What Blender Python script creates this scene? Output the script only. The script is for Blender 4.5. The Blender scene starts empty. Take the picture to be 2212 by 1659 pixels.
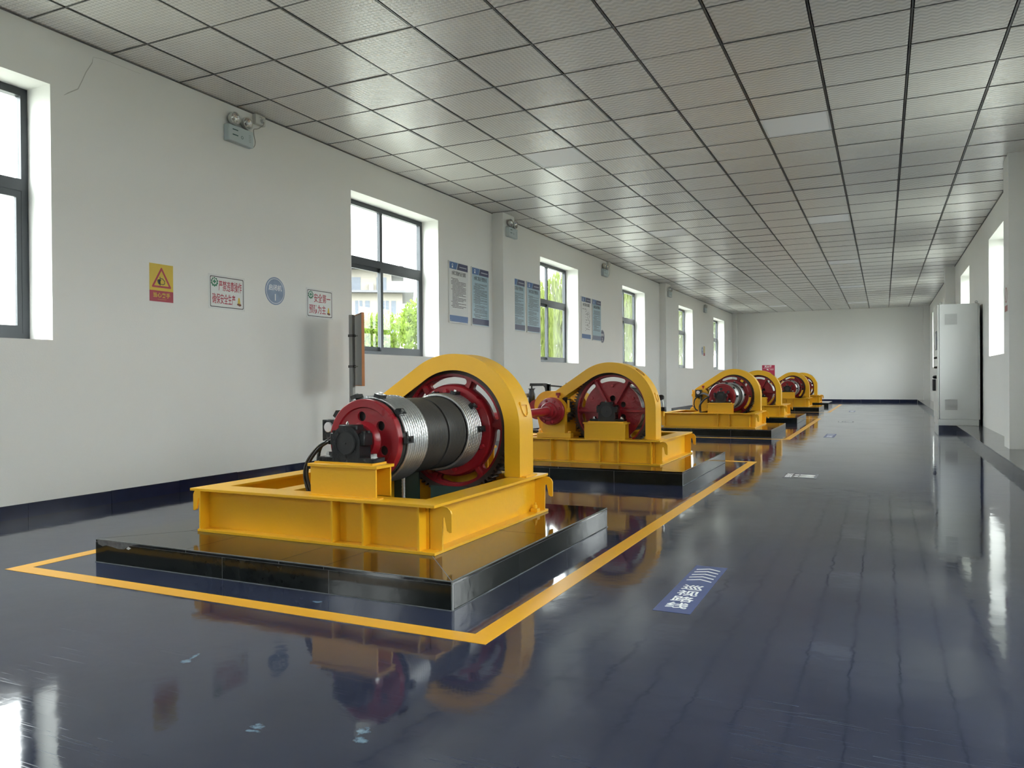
import bpy, bmesh, math, random
from math import pi, sin, cos, radians as rad
from mathutils import Vector, Matrix
random.seed(7)
SC = bpy.context.scene
COL = SC.collection

# ------------------------------------------------------------------ camera, sky, exposure
cam_d = bpy.data.cameras.new('camera')
cam_d.sensor_fit = 'HORIZONTAL'; cam_d.sensor_width = 36.0
cam_d.lens = 1682.98 * 36.0 / 2212.0
cam_d.clip_start = 0.05; cam_d.clip_end = 500
cam = bpy.data.objects.new('camera', cam_d); COL.objects.link(cam)
YAW, PITCH, ROLL = 0.4447, -0.0054, -0.0077
_F = Vector((-sin(YAW)*cos(PITCH), cos(YAW)*cos(PITCH), sin(PITCH)))
_R = Vector((cos(YAW), sin(YAW), 0)); _U = _R.cross(_F)
_R2 = _R*cos(ROLL) + _U*sin(ROLL); _U2 = -_R*sin(ROLL) + _U*cos(ROLL)
_m = Matrix((( _R2.x, _U2.x, -_F.x, 0), (_R2.y, _U2.y, -_F.y, 0), (_R2.z, _U2.z, -_F.z, 0.8611), (0, 0, 0, 1)))
cam.matrix_world = _m
SC.camera = cam

world = bpy.data.worlds.new('overcast_sky'); SC.world = world
world.use_nodes = True
_bg = world.node_tree.nodes['Background']
_bg.inputs['Color'].default_value = (0.965, 0.975, 0.99, 1)
# standard overcast sky: the zenith is three times as bright as the horizon, L = Lz (1 + 2 sin h) / 3
_nt = world.node_tree
_tc = _nt.nodes.new('ShaderNodeTexCoord'); _sp = _nt.nodes.new('ShaderNodeSeparateXYZ'); _mr = _nt.nodes.new('ShaderNodeMapRange')
_mr.inputs['From Min'].default_value = 0.0; _mr.inputs['From Max'].default_value = 1.0
_mr.inputs['To Min'].default_value = 3.4; _mr.inputs['To Max'].default_value = 10.2
_nt.links.new(_tc.outputs['Generated'], _sp.inputs[0]); _nt.links.new(_sp.outputs['Z'], _mr.inputs['Value']); _nt.links.new(_mr.outputs['Result'], _bg.inputs['Strength'])
world.cycles.sampling_method = 'MANUAL'; world.cycles.sample_map_resolution = 128
SC.view_settings.view_transform = 'Standard'
SC.view_settings.look = 'None'
SC.view_settings.gamma = 1.0
SC.view_settings.use_curve_mapping = False
SC.view_settings.exposure = 1.76
SC.cycles.use_denoising = True
SC.cycles.max_bounces = 7; SC.cycles.diffuse_bounces = 4; SC.cycles.glossy_bounces = 3
SC.cycles.adaptive_threshold = 0.045
SC.cycles.transparent_max_bounces = 12
SC.cycles.caustics_reflective = False; SC.cycles.caustics_refractive = False
SC.cycles.sample_clamp_indirect = 8.0

# ------------------------------------------------------------------ room measures (metres)
H = 3.2165            # ceiling
XL, XR = -4.99, 1.40  # side walls
YN, YF = -3.6, 29.42  # near and far wall
WT = 0.30             # wall thickness
WIN_L = [(-2.95, -1.2), (1.62, 3.37), (6.61, 8.37), (11.56, 13.29), (15.95, 17.67), (20.99, 22.70), (25.78, 27.67)]  # first entry here and below is unseen, added behind the camera for light
WIN_R = [(-2.95, -1.2), (1.62, 3.37), (6.61, 8.37), (11.56, 13.29), (16.12, 17.87), (20.90, 22.60), (25.78, 27.67)]
WZ0, WZ1 = 1.15, 2.85

# ------------------------------------------------------------------ materials
MATS = {}
def mat(name, col, rough=0.5, metal=0.0, spec=0.5, vary=0.0, vscale=4.0, bump=0.0, bscale=40.0, rvar=0.0, coat=0.0):
    if name in MATS: return MATS[name]
    m = bpy.data.materials.new(name); m.use_nodes = True
    nt = m.node_tree; b = nt.nodes['Principled BSDF']
    b.inputs['Base Color'].default_value = (*col, 1)
    b.inputs['Roughness'].default_value = rough
    b.inputs['Metallic'].default_value = metal
    b.inputs['Specular IOR Level'].default_value = spec
    if coat: b.inputs['Coat Weight'].default_value = coat; b.inputs['Coat Roughness'].default_value = 0.12
    tc = nt.nodes.new('ShaderNodeTexCoord')
    if vary:
        n = nt.nodes.new('ShaderNodeTexNoise'); n.inputs['Scale'].default_value = vscale; n.inputs['Detail'].default_value = 5
        nt.links.new(tc.outputs['Object'], n.inputs['Vector'])
        mx = nt.nodes.new('ShaderNodeMix'); mx.data_type = 'RGBA'
        mx.inputs['A'].default_value = (*[c*(1-vary) for c in col], 1)
        mx.inputs['B'].default_value = (*[min(1, c*(1+vary)) for c in col], 1)
        nt.links.new(n.outputs['Fac'], mx.inputs['Factor'])
        nt.links.new(mx.outputs['Result'], b.inputs['Base Color'])
    if rvar:
        n = nt.nodes.new('ShaderNodeTexNoise'); n.inputs['Scale'].default_value = vscale*2.3; n.inputs['Detail'].default_value = 4
        nt.links.new(tc.outputs['Object'], n.inputs['Vector'])
        mr = nt.nodes.new('ShaderNodeMapRange'); mr.inputs['To Min'].default_value = max(0.02, rough-rvar); mr.inputs['To Max'].default_value = rough+rvar
        nt.links.new(n.outputs['Fac'], mr.inputs['Value']); nt.links.new(mr.outputs['Result'], b.inputs['Roughness'])
    if bump:
        n = nt.nodes.new('ShaderNodeTexNoise'); n.inputs['Scale'].default_value = bscale; n.inputs['Detail'].default_value = 4
        nt.links.new(tc.outputs['Object'], n.inputs['Vector'])
        bp = nt.nodes.new('ShaderNodeBump'); bp.inputs['Strength'].default_value = bump; bp.inputs['Distance'].default_value = 0.01
        nt.links.new(n.outputs['Fac'], bp.inputs['Height']); nt.links.new(bp.outputs['Normal'], b.inputs['Normal'])
    MATS[name] = m
    return m

M_WALL = mat('white_plaster', (0.80, 0.80, 0.775), 0.85, vary=0.025, vscale=1.2, bump=0.06, bscale=90)
M_PLENUM = mat('dark_plenum', (0.025, 0.024, 0.022), 0.9)
M_GAPSHADE = mat('gap_shade_grey', (0.14, 0.14, 0.135), 0.5)
M_RUNNER = mat('grid_metal', (0.13, 0.13, 0.125), 0.45, metal=0.6)
M_YEL = mat('yellow_enamel', (0.82, 0.44, 0.017), 0.33, vary=0.06, vscale=3, bump=0.10, bscale=55, rvar=0.08)
M_YELC = mat('yellow_casting', (0.76, 0.40, 0.016), 0.38, vary=0.06, vscale=5, bump=0.18, bscale=40)
M_RED = mat('red_enamel', (0.29, 0.012, 0.020), 0.30, vary=0.12, vscale=4, bump=0.12, bscale=30, rvar=0.08)
M_REDC = mat('red_casting', (0.27, 0.012, 0.020), 0.34, vary=0.15, vscale=5, bump=0.45, bscale=38)
M_BLK = mat('black_enamel', (0.015, 0.016, 0.017), 0.25, bump=0.08, bscale=60, rvar=0.08)
M_BLKM = mat('black_rubber', (0.014, 0.014, 0.014), 0.5)
M_DRUM = mat('greased_drum', (0.048, 0.047, 0.044), 0.36, vary=0.25, vscale=6)
M_TEETH = mat('greasy_gear_steel', (0.060, 0.042, 0.034), 0.5, metal=0.2, vary=0.3, vscale=8, bump=0.2)
M_ROPE = mat('galvanised_rope', (0.55, 0.56, 0.56), 0.30, metal=0.85, vary=0.15, vscale=30)
M_STEEL = mat('bright_steel', (0.62, 0.62, 0.60), 0.25, metal=1.0)
M_BRASS = mat('worn_shaft', (0.30, 0.19, 0.10), 0.4, metal=0.7)
M_GREEN = mat('dark_green_paint', (0.010, 0.036, 0.030), 0.5, vary=0.3, vscale=9)
M_FRAME = mat('window_aluminium', (0.040, 0.046, 0.052), 0.42, metal=0.25)
M_BORDER = mat('signboard_edge', (0.50, 0.17, 0.03), 0.4)
M_CAB = mat('cabinet_grey', (0.60, 0.615, 0.60), 0.32, bump=0.03, bscale=120)
M_CABD = mat('cabinet_gap', (0.03, 0.03, 0.03), 0.6)
M_PLAST = mat('pale_plastic', (0.62, 0.63, 0.60), 0.45)
M_EBOX = mat('pale_blue_plastic', (0.52, 0.60, 0.62), 0.42)
M_GLASSY = mat('lamp_reflector', (0.75, 0.75, 0.72), 0.12, metal=0.9, bump=0.5, bscale=70)
M_WHITE = mat('white_print', (0.80, 0.81, 0.80), 0.45)
M_PAPER = mat('white_board', (0.70, 0.71, 0.70), 0.35)
M_PBLUE = mat('pale_blue_board', (0.40, 0.54, 0.62), 0.22)
M_BLUE = mat('blue_print', (0.045, 0.13, 0.33), 0.3)
M_NAVYP = mat('navy_print', (0.028, 0.034, 0.10), 0.3)
M_INK = mat('black_ink', (0.02, 0.02, 0.022), 0.5)
M_SRED = mat('sign_red', (0.36, 0.012, 0.035), 0.35)
M_SYEL = mat('sign_yellow', (0.62, 0.43, 0.02), 0.35)
M_SGRN = mat('sign_green', (0.012, 0.16, 0.075), 0.4)
M_SBLU = mat('faded_blue_film', (0.22, 0.29, 0.42), 0.4, bump=0.25, bscale=9, vary=0.25, vscale=14)
M_ROUND2 = mat('navy_film', (0.020, 0.024, 0.085), 0.3)
M_STICK = mat('floor_sticker_blue', (0.060, 0.085, 0.21), 0.34)
M_STICKG = mat('clear_floor_sticker', (0.075, 0.088, 0.125), 0.22)
M_LINE = mat('floor_line_yellow', (0.80, 0.40, 0.03), 0.30, vary=0.05, vscale=9, bump=0.05)
M_DIFF = mat('light_diffuser', (0.86, 0.87, 0.90), 0.5)
M_PANELF = mat('light_frame', (0.68, 0.69, 0.70), 0.4)
M_BASET = mat('navy_skirting_tile', (0.010, 0.014, 0.040), 0.16, spec=0.3, vary=0.4, vscale=12)
M_GROUT = mat('pale_grout', (0.33, 0.34, 0.34), 0.8)
M_GRAN = mat('black_granite', (0.0065, 0.0075, 0.0075), 0.06, vary=0.5, vscale=60)
M_GRANS = mat('black_granite_side', (0.010, 0.012, 0.011), 0.10, spec=0.28, vary=0.5, vscale=25, bump=0.05, bscale=14)
M_LEDGE = mat('grey_ledge_tile', (0.115, 0.12, 0.125), 0.12, vary=0.1, vscale=4)
M_LEDGEF = mat('navy_ledge_face', (0.020, 0.024, 0.045), 0.12, vary=0.5, vscale=9)
M_POST = mat('galvanised_post', (0.36, 0.37, 0.36), 0.45, metal=0.3)

def mat_floor():
    m = bpy.data.materials.new('navy_epoxy_floor'); m.use_nodes = True
    nt = m.node_tree; L = nt.links; b = nt.nodes['Principled BSDF']
    N = lambda t: nt.nodes.new(t)
    tc = N('ShaderNodeTexCoord')
    def noise(scale, detail=4, rough=0.5, stretch=None, dist=0.0):
        n = N('ShaderNodeTexNoise'); n.inputs['Scale'].default_value = scale; n.inputs['Detail'].default_value = detail
        n.inputs['Roughness'].default_value = rough; n.inputs['Distortion'].default_value = dist
        if stretch:
            mp = N('ShaderNodeMapping'); mp.inputs['Scale'].default_value = stretch[0]; mp.inputs['Rotation'].default_value = (0, 0, stretch[1])
            L.new(tc.outputs['Object'], mp.inputs['Vector']); L.new(mp.outputs['Vector'], n.inputs['Vector'])
        else: L.new(tc.outputs['Object'], n.inputs['Vector'])
        return n
    def ramp(src, lo, hi, a=0.0, c=1.0):
        r = N('ShaderNodeMapRange'); r.inputs['From Min'].default_value = lo; r.inputs['From Max'].default_value = hi
        r.inputs['To Min'].default_value = a; r.inputs['To Max'].default_value = c
        L.new(src, r.inputs['Value']); return r.outputs['Result']
    def math_(op, a, c):
        q = N('ShaderNodeMath'); q.operation = op
        for i, v in enumerate((a, c)):
            if isinstance(v, (int, float)): q.inputs[i].default_value = v
            else: L.new(v, q.inputs[i])
        return q.outputs[0]
    base = N('ShaderNodeMix'); base.data_type = 'RGBA'
    base.inputs['A'].default_value = (0.019, 0.024, 0.048, 1); base.inputs['B'].default_value = (0.033, 0.040, 0.072, 1)
    L.new(ramp(noise(2.6, 6, 0.62).outputs['Fac'], 0.35, 0.68), base.inputs['Factor'])
    # fine scratches in three directions, only where the floor is worn
    worn = ramp(noise(0.9, 3).outputs['Fac'], 0.42, 0.72)
    sc_sum = None
    for ang, s in ((0.5, 1), (-0.9, 2), (1.9, 3)):
        n = noise(3.0, 2, 0.5, ((1.2, 60, 1), ang), 0.6)
        f = ramp(n.outputs['Fac'], 0.665, 0.70)
        sc_sum = f if sc_sum is None else math_('MAXIMUM', sc_sum, f)
    scr = math_('MULTIPLY', math_('MULTIPLY', sc_sum, worn), 0.30)
    # pale worn-through paint patches at fixed places on the floor
    sep = N('ShaderNodeSeparateXYZ'); L.new(tc.outputs['Object'], sep.inputs[0])
    edge = ramp(noise(55, 5, 0.65).outputs['Fac'], 0.3, 0.7, -1.1, 1.1)
    patch = None
    for (px, py, ax, ay, an) in CHIPS:
        dx = math_('SUBTRACT', sep.outputs['X'], px); dy = math_('SUBTRACT', sep.outputs['Y'], py)
        u = math_('ADD', math_('MULTIPLY', dx, cos(an)/ax), math_('MULTIPLY', dy, sin(an)/ax))
        v = math_('ADD', math_('MULTIPLY', dx, -sin(an)/ay), math_('MULTIPLY', dy, cos(an)/ay))
        d = math_('ADD', math_('ADD', math_('MULTIPLY', u, u), math_('MULTIPLY', v, v)), edge)
        f = ramp(d, 1.25, 0.2)
        patch = f if patch is None else math_('MAXIMUM', patch, f)
    m1 = N('ShaderNodeMix'); m1.data_type = 'RGBA'; L.new(scr, m1.inputs['Factor'])
    L.new(base.outputs['Result'], m1.inputs['A']); m1.inputs['B'].default_value = (0.20, 0.25, 0.33, 1)
    m2 = N('ShaderNodeMix'); m2.data_type = 'RGBA'; L.new(math_('MULTIPLY', patch, 0.55), m2.inputs['Factor'])
    L.new(m1.outputs['Result'], m2.inputs['A']); m2.inputs['B'].default_value = (0.22, 0.36, 0.48, 1)
    L.new(m2.outputs['Result'], b.inputs['Base Color'])
    rg = math_('ADD', ramp(noise(2.2, 3).outputs['Fac'], 0.35, 0.75, 0.04, 0.11), math_('MULTIPLY', sc_sum, 0.06))
    L.new(rg, b.inputs['Roughness'])
    b.inputs['Specular IOR Level'].default_value = 0.5; b.inputs['IOR'].default_value = 1.5
    bp = N('ShaderNodeBump'); bp.inputs['Strength'].default_value = 0.075; bp.inputs['Distance'].default_value = 0.01
    hmix = math_('ADD', noise(5.5, 2, 0.45).outputs['Fac'], math_('MULTIPLY', noise(30, 2, 0.4).outputs['Fac'], 0.10))
    L.new(hmix, bp.inputs['Height']); L.new(bp.outputs['Normal'], b.inputs['Normal'])
    return m
CHIPS = [(-1.948, 1.732, 0.017, 0.016, 0.3), (-1.958, 1.775, 0.007, 0.024, 0.25), (-1.414, 1.478, 0.017, 0.014, 0.2), (-1.412, 1.452, 0.020, 0.006, 0.2),
         (-1.158, 1.565, 0.016, 0.018, 0.1), (-1.136, 1.523, 0.018, 0.013, 0.0), (-2.0, 2.412, 0.024, 0.012, 0.1), (-2.04, 2.30, 0.014, 0.010, 0.3)]

def mat_tile(name, kind):
    m = bpy.data.materials.new(name); m.use_nodes = True
    nt = m.node_tree; L = nt.links; b = nt.nodes['Principled BSDF']
    b.inputs['Base Color'].default_value = (0.62, 0.615, 0.59, 1)
    b.inputs['Roughness'].default_value = 0.36; b.inputs['Specular IOR Level'].default_value = 0.5
    b.inputs['Metallic'].default_value = 0.06
    tc = nt.nodes.new('ShaderNodeTexCoord'); mp = nt.nodes.new('ShaderNodeMapping')
    L.new(tc.outputs['Object'], mp.inputs['Vector'])
    sp = nt.nodes.new('ShaderNodeSeparateXYZ'); L.new(mp.outputs['Vector'], sp.inputs[0])
    def mth(op, a, c=0.0):
        q = nt.nodes.new('ShaderNodeMath'); q.operation = op
        for i, v in enumerate((a, c)):
            if isinstance(v, (int, float)): q.inputs[i].default_value = v
            else: L.new(v, q.inputs[i])
        return q.outputs[0]
    k = 2*pi/0.05
    if kind == 0:     # small woven diamonds
        hgt = mth('MULTIPLY', mth('SINE', mth('MULTIPLY', mth('ADD', sp.outputs['X'], sp.outputs['Y']), k*0.8)), mth('SINE', mth('MULTIPLY', mth('SUBTRACT', sp.outputs['X'], sp.outputs['Y']), k*0.8)))
    else:             # wavy ribs
        w = mth('MULTIPLY', mth('SINE', mth('MULTIPLY', sp.outputs['X'], k*0.75)), 1.1)
        hgt = mth('SINE', mth('ADD', mth('MULTIPLY', sp.outputs['Y'], k*0.95), w))
    sm = nt.nodes.new('ShaderNodeMapRange'); sm.interpolation_type = 'SMOOTHSTEP'
    sm.inputs['From Min'].default_value = -0.35; sm.inputs['From Max'].default_value = 0.45
    L.new(hgt, sm.inputs['Value'])
    bp = nt.nodes.new('ShaderNodeBump'); bp.inputs['Strength'].default_value = 0.14; bp.inputs['Distance'].default_value = 0.004
    L.new(sm.outputs['Result'], bp.inputs['Height']); L.new(bp.outputs['Normal'], b.inputs['Normal'])
    mr = nt.nodes.new('ShaderNodeMapRange'); mr.inputs['To Min'].default_value = 0.24; mr.inputs['To Max'].default_value = 0.38
    L.new(sm.outputs['Result'], mr.inputs['Value']); L.new(mr.outputs['Result'], b.inputs['Roughness'])
    mx = nt.nodes.new('ShaderNodeMix'); mx.data_type = 'RGBA'
    mx.inputs['A'].default_value = (0.71, 0.70, 0.67, 1); mx.inputs['B'].default_value = (0.76, 0.75, 0.72, 1)
    L.new(sm.outputs['Result'], mx.inputs['Factor']); L.new(mx.outputs['Result'], b.inputs['Base Color'])
    return m
M_TILE0 = mat_tile('embossed_tile_diamond', 0)
M_TILE1 = mat_tile('embossed_tile_wave', 1)

def mat_glass():
    m = bpy.data.materials.new('window_glass'); m.use_nodes = True
    nt = m.node_tree; nt.nodes.clear()
    out = nt.nodes.new('ShaderNodeOutputMaterial'); mx = nt.nodes.new('ShaderNodeMixShader')
    tr = nt.nodes.new('ShaderNodeBsdfTransparent'); tr.inputs['Color'].default_value = (0.93, 0.96, 0.95, 1)
    gl = nt.nodes.new('ShaderNodeBsdfGlossy'); gl.inputs['Roughness'].default_value = 0.01
    lw = nt.nodes.new('ShaderNodeLayerWeight'); lw.inputs['Blend'].default_value = 0.5
    pw = nt.nodes.new('ShaderNodeMath'); pw.operation = 'POWER'; pw.inputs[1].default_value = 5.0
    fr = nt.nodes.new('ShaderNodeMath'); fr.operation = 'MULTIPLY_ADD'; fr.inputs[1].default_value = 0.6; fr.inputs[2].default_value = 0.03
    nt.links.new(lw.outputs['Facing'], pw.inputs[0]); nt.links.new(pw.outputs[0], fr.inputs[0])
    nt.links.new(fr.outputs[0], mx.inputs[0]); nt.links.new(tr.outputs[0], mx.inputs[1]); nt.links.new(gl.outputs[0], mx.inputs[2])
    nt.links.new(mx.outputs[0], out.inputs[0])
    return m
M_GLASS = mat_glass()

# ------------------------------------------------------------------ mesh builder
class B:
    DX = 0.0; DY = 0.0
    MIR = None                                   # mirror length along y, for the hoists that face the other way
    def __init__(s): s.bm = bmesh.new()
    def _add(s, verts, faces, smooth=False):
        vs = [s.bm.verts.new(v) for v in verts]
        for f in faces:
            try:
                q = s.bm.faces.new([vs[i] for i in f]); q.smooth = smooth
            except ValueError: pass
        return vs
    def box(s, x0, x1, y0, y1, z0, z1, bev=0.0):
        vs = s._add([(x, y, z) for z in (z0, z1) for y in (y0, y1) for x in (x0, x1)],
                    [(0, 2, 3, 1), (4, 5, 7, 6), (0, 1, 5, 4), (1, 3, 7, 5), (3, 2, 6, 7), (2, 0, 4, 6)])
        if bev:
            es = list({e for v in vs for e in v.link_edges})
            bmesh.ops.bevel(s.bm, geom=es, offset=bev, segments=1, affect='EDGES', profile=0.5)
        return s
    def obox(s, c, ax, ay, az, hx, hy, hz):      # oriented box
        c = Vector(c)
        P = [c + ax*(hx*i) + ay*(hy*j) + az*(hz*k) for k in (-1, 1) for j in (-1, 1) for i in (-1, 1)]
        s._add(P, [(0, 2, 3, 1), (4, 5, 7, 6), (0, 1, 5, 4), (1, 3, 7, 5), (3, 2, 6, 7), (2, 0, 4, 6)])
        return s
    @staticmethod
    def _map(axis, c, t, u, v):
        if axis == 'Y': return (c[0]+u, t, c[1]+v)
        if axis == 'X': return (t, c[0]+u, c[1]+v)
        return (c[0]+u, c[1]+v, t)
    def lathe(s, axis, c, prof, seg=32, ph=0.0, caps=True):
        n = len(prof); V = []
        for t, r in prof:
            for i in range(seg):
                a = ph + 2*pi*i/seg; V.append(s._map(axis, c, t, r*cos(a), r*sin(a)))
        Fc = [(j*seg+i, j*seg+(i+1) % seg, (j+1)*seg+(i+1) % seg, (j+1)*seg+i) for j in range(n-1) for i in range(seg)]
        if caps:
            if prof[0][1] > 1e-6: Fc.append(tuple(range(seg)))
            if prof[-1][1] > 1e-6: Fc.append(tuple(range((n-1)*seg, n*seg)))
        s._add(V, Fc, True); return s
    def cyl(s, axis, c, r, a, b, seg=24, ph=0.0, bev=0.0):
        if bev:
            return s.lathe(axis, c, [(a, r-bev), (a+bev, r), (b-bev, r), (b, r-bev)], seg, ph)
        return s.lathe(axis, c, [(a, r), (b, r)], seg, ph)
    def ring(s, axis, c, r0, r1, a, b, seg=48):
        return s.lathe(axis, c, [(a, r0), (a, r1), (b, r1), (b, r0), (a, r0)], seg, caps=False)
    def tube(s, pts, r, seg=8, caps=True, smooth_path=True):
        pts = [Vector(p) for p in pts]
        if len(pts) > 3 and smooth_path:
            Q = []
            for i in range(len(pts)-1):
                p0, p1, p2, p3 = pts[max(i-1, 0)], pts[i], pts[i+1], pts[min(i+2, len(pts)-1)]
                for k in range(6):
                    t = k/6; Q.append(0.5*((2*p1)+(p2-p0)*t+(2*p0-5*p1+4*p2-p3)*t*t+(3*p1-p0-3*p2+p3)*t**3))
            pts = Q + [pts[-1]]
        V = []; up = Vector((0.13, 0.21, 1)).normalized()
        for i, p in enumerate(pts):
            t = (pts[min(i+1, len(pts)-1)] - pts[max(i-1, 0)]).normalized()
            a = t.cross(up)
            if a.length < 1e-3: a = t.cross(Vector((1, 0, 0)))
            a.normalize(); b = t.cross(a)
            up = -b if False else up
            for k in range(seg):
                q = 2*pi*k/seg; V.append(p + a*(r*cos(q)) + b*(r*sin(q)))
        n = len(pts)
        Fc = [(j*seg+i, j*seg+(i+1) % seg, (j+1)*seg+(i+1) % seg, (j+1)*seg+i) for j in range(n-1) for i in range(seg)]
        if caps: Fc += [tuple(range(seg)), tuple(range((n-1)*seg, n*seg))]
        s._add(V, Fc, True); return s
    def _mesh(s, me, fn):
        vs = [s.bm.verts.new(fn(*v.co)) for v in me.vertices]
        for p in me.polygons:
            try: s.bm.faces.new([vs[i] for i in p.vertices])
            except ValueError: pass
        bpy.data.meshes.remove(me)
        bmesh.ops.remove_doubles(s.bm, verts=vs, dist=1e-5)
    @staticmethod
    def _fn(plane, a, b):
        m = (a+b)/2
        return {'XY': lambda u, v, w: (u, v, m+w), 'XZ': lambda u, v, w: (u, m+w, v), 'YZ': lambda u, v, w: (m+w, u, v),
                '-YZ': lambda u, v, w: (m+w, -u, v)}[plane]
    def prism(s, outlines, plane, a, b, off=(0, 0)):   # flat outline (further outlines are holes) given thickness a..b
        c = bpy.data.curves.new('tmp', 'CURVE'); c.dimensions = '2D'; c.fill_mode = 'BOTH'; c.extrude = abs(b-a)/2
        for pts in outlines:
            sp = c.splines.new('POLY'); sp.points.add(len(pts)-1); sp.use_cyclic_u = True
            for q, p in zip(sp.points, pts): q.co = (p[0]+off[0], p[1]+off[1], 0, 1)
        o = bpy.data.objects.new('tmp', c); me = bpy.data.meshes.new_from_object(o)
        bpy.data.objects.remove(o); bpy.data.curves.remove(c)
        s._mesh(me, s._fn(plane, a, b)); return s
    def text(s, body, cx, cy, size, plane, a, b, sx=1.0, bold=0.0, rot=0.0):
        c = bpy.data.curves.new('tmp', 'FONT'); c.body = body; c.size = size; c.resolution_u = 2
        c.offset = bold*size; c.extrude = abs(b-a)/2; c.align_x = 'CENTER'; c.fill_mode = 'BOTH'
        o = bpy.data.objects.new('tmp', c); me = bpy.data.meshes.new_from_object(o)
        bpy.data.objects.remove(o); bpy.data.curves.remove(c)
        f = s._fn(plane, a, b); cr, sr = cos(rot), sin(rot)
        def fn(u, v, w):
            u, v = u*sx, v - 0.36*size
            return f(cx + u*cr - v*sr, cy + u*sr + v*cr, w)
        s._mesh(me, fn); return s
    def sheet(s, P0, P1):                             # strip of quads between two point rows
        n = len(P0); V = list(P0) + list(P1)
        s._add(V, [(i, i+1, n+i+1, n+i) for i in range(n-1)]); return s
    def done(s, name, m, parent=None, label=None, smooth=38, kind=None, recalc=True, loc=None, rot=None):
        if B.DX or B.DY:
            for v in s.bm.verts: v.co.x += B.DX; v.co.y += B.DY
        if B.MIR is not None:
            for v in s.bm.verts: v.co.y = B.MIR - v.co.y
            bmesh.ops.reverse_faces(s.bm, faces=s.bm.faces[:])
        if recalc: bmesh.ops.recalc_face_normals(s.bm, faces=s.bm.faces[:])
        for f in s.bm.faces: f.smooth = True
        me = bpy.data.meshes.new(name); s.bm.to_mesh(me); s.bm.free()
        me.set_sharp_from_angle(angle=rad(smooth))
        me.materials.append(m)
        return link(name, me, parent, label, kind, loc, rot)

def link(name, me, parent=None, label=None, kind=None, loc=None, rot=None):
    o = bpy.data.objects.new(name, me); COL.objects.link(o)
    if parent: o.parent = parent
    if label: o['label'] = label
    if kind: o['kind'] = kind
    if loc: o.location = loc
    if rot: o.rotation_euler = rot
    return o
def tag(o, label, cat, group=None):
    o['label'] = label; o['category'] = cat
    if group: o['group'] = group
    return o
def thing(name, label, cat, loc=(0, 0, 0), rotz=0.0, group=None):
    o = bpy.data.objects.new(name, None); COL.objects.link(o); o.empty_display_size = 0.1
    o.location = loc; o.rotation_euler = (0, 0, rotz)
    return tag(o, label, cat, group)
def copy_tree(o, parent=None):
    c = o.copy(); COL.objects.link(c); c.parent = parent
    for ch in list(o.children): copy_tree(ch, c)
    return c
def circle(cx, cy, r, n=32, a0=0.0, a1=2*pi):
    full = abs(a1-a0-2*pi) < 1e-6
    return [(cx+r*cos(a0+(a1-a0)*i/(n if full else n-1)), cy+r*sin(a0+(a1-a0)*i/(n if full else n-1))) for i in range(n)]
def rect(x0, x1, y0, y1): return [(x0, y0), (x1, y0), (x1, y1), (x0, y1)]
def rrect(x0, x1, y0, y1, r, n=5):
    P = []
    for cx, cy, a in ((x1-r, y1-r, 0), (x0+r, y1-r, pi/2), (x0+r, y0+r, pi), (x1-r, y0+r, 1.5*pi)):
        P += [(cx+r*cos(a+pi/2*i/n), cy+r*sin(a+pi/2*i/n)) for i in range(n+1)]
    return P

# ------------------------------------------------------------------ the room
B().box(XL-WT, XR+WT, YN-WT, YF+WT, -0.15, 0.0).done('floor', mat_floor(), kind='structure')

def side_wall(name, wins, plane_x0, plane_x1):
    outl = [rect(YN-WT, YF+WT, 0.0, H+0.25)] + [rect(a, b, WZ0, WZ1) for a, b in wins]
    return B().prism(outl, 'YZ', plane_x0, plane_x1).done(name, M_WALL, kind='structure', smooth=20)
wall_left = side_wall('wall_left', WIN_L, XL-WT, XL)
wall_right = side_wall('wall_right', WIN_R, XR, XR+WT)
B().box(XL, XR, YF, YF+WT, 0, H+0.25).done('wall_back', M_WALL, kind='structure')
B().box(XL, XR, YN-WT, YN, 0, H+0.25).done('wall_front', M_WALL, kind='structure')
# a fine crack in the plaster above the first window
cr = [(3.466, 2.808), (3.50, 2.835), (3.569, 2.884), (3.60, 2.95), (3.63, 3.02), (3.678, 3.103), (3.686, 3.146), (3.776, 3.161), (3.98, 3.163), (4.07, 3.164)]
P0, P1 = [], []
for i, (y, z) in enumerate(cr):
    w = 0.0035 if 0 < i < 6 else 0.0012
    P0.append((XL+0.0008, y-w*0.7, z+w*0.7)); P1.append((XL+0.0008, y+w*0.7, z-w*0.7))
b = B(); b.sheet(P0, P1); b.done('plaster_crack', mat('crack_shadow', (0.50, 0.50, 0.47), 0.9), wall_left, recalc=False)
# pilasters
n = 0
for (x0, x1, y0, y1) in ((XL, -4.815, 9.85, 10.22), (XL, -4.825, 18.98, 19.45), (XL, -4.825, 29.23, YF),
                         (1.205, XR, 9.72, 10.10), (1.215, XR, 19.15, 19.55), (1.215, XR, 29.23, YF)):
    n += 1
    B().box(x0, x1, y0, y1, 0.0, H+0.2).done('wall_pilaster_%d' % n, M_WALL, kind='structure')

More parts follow.
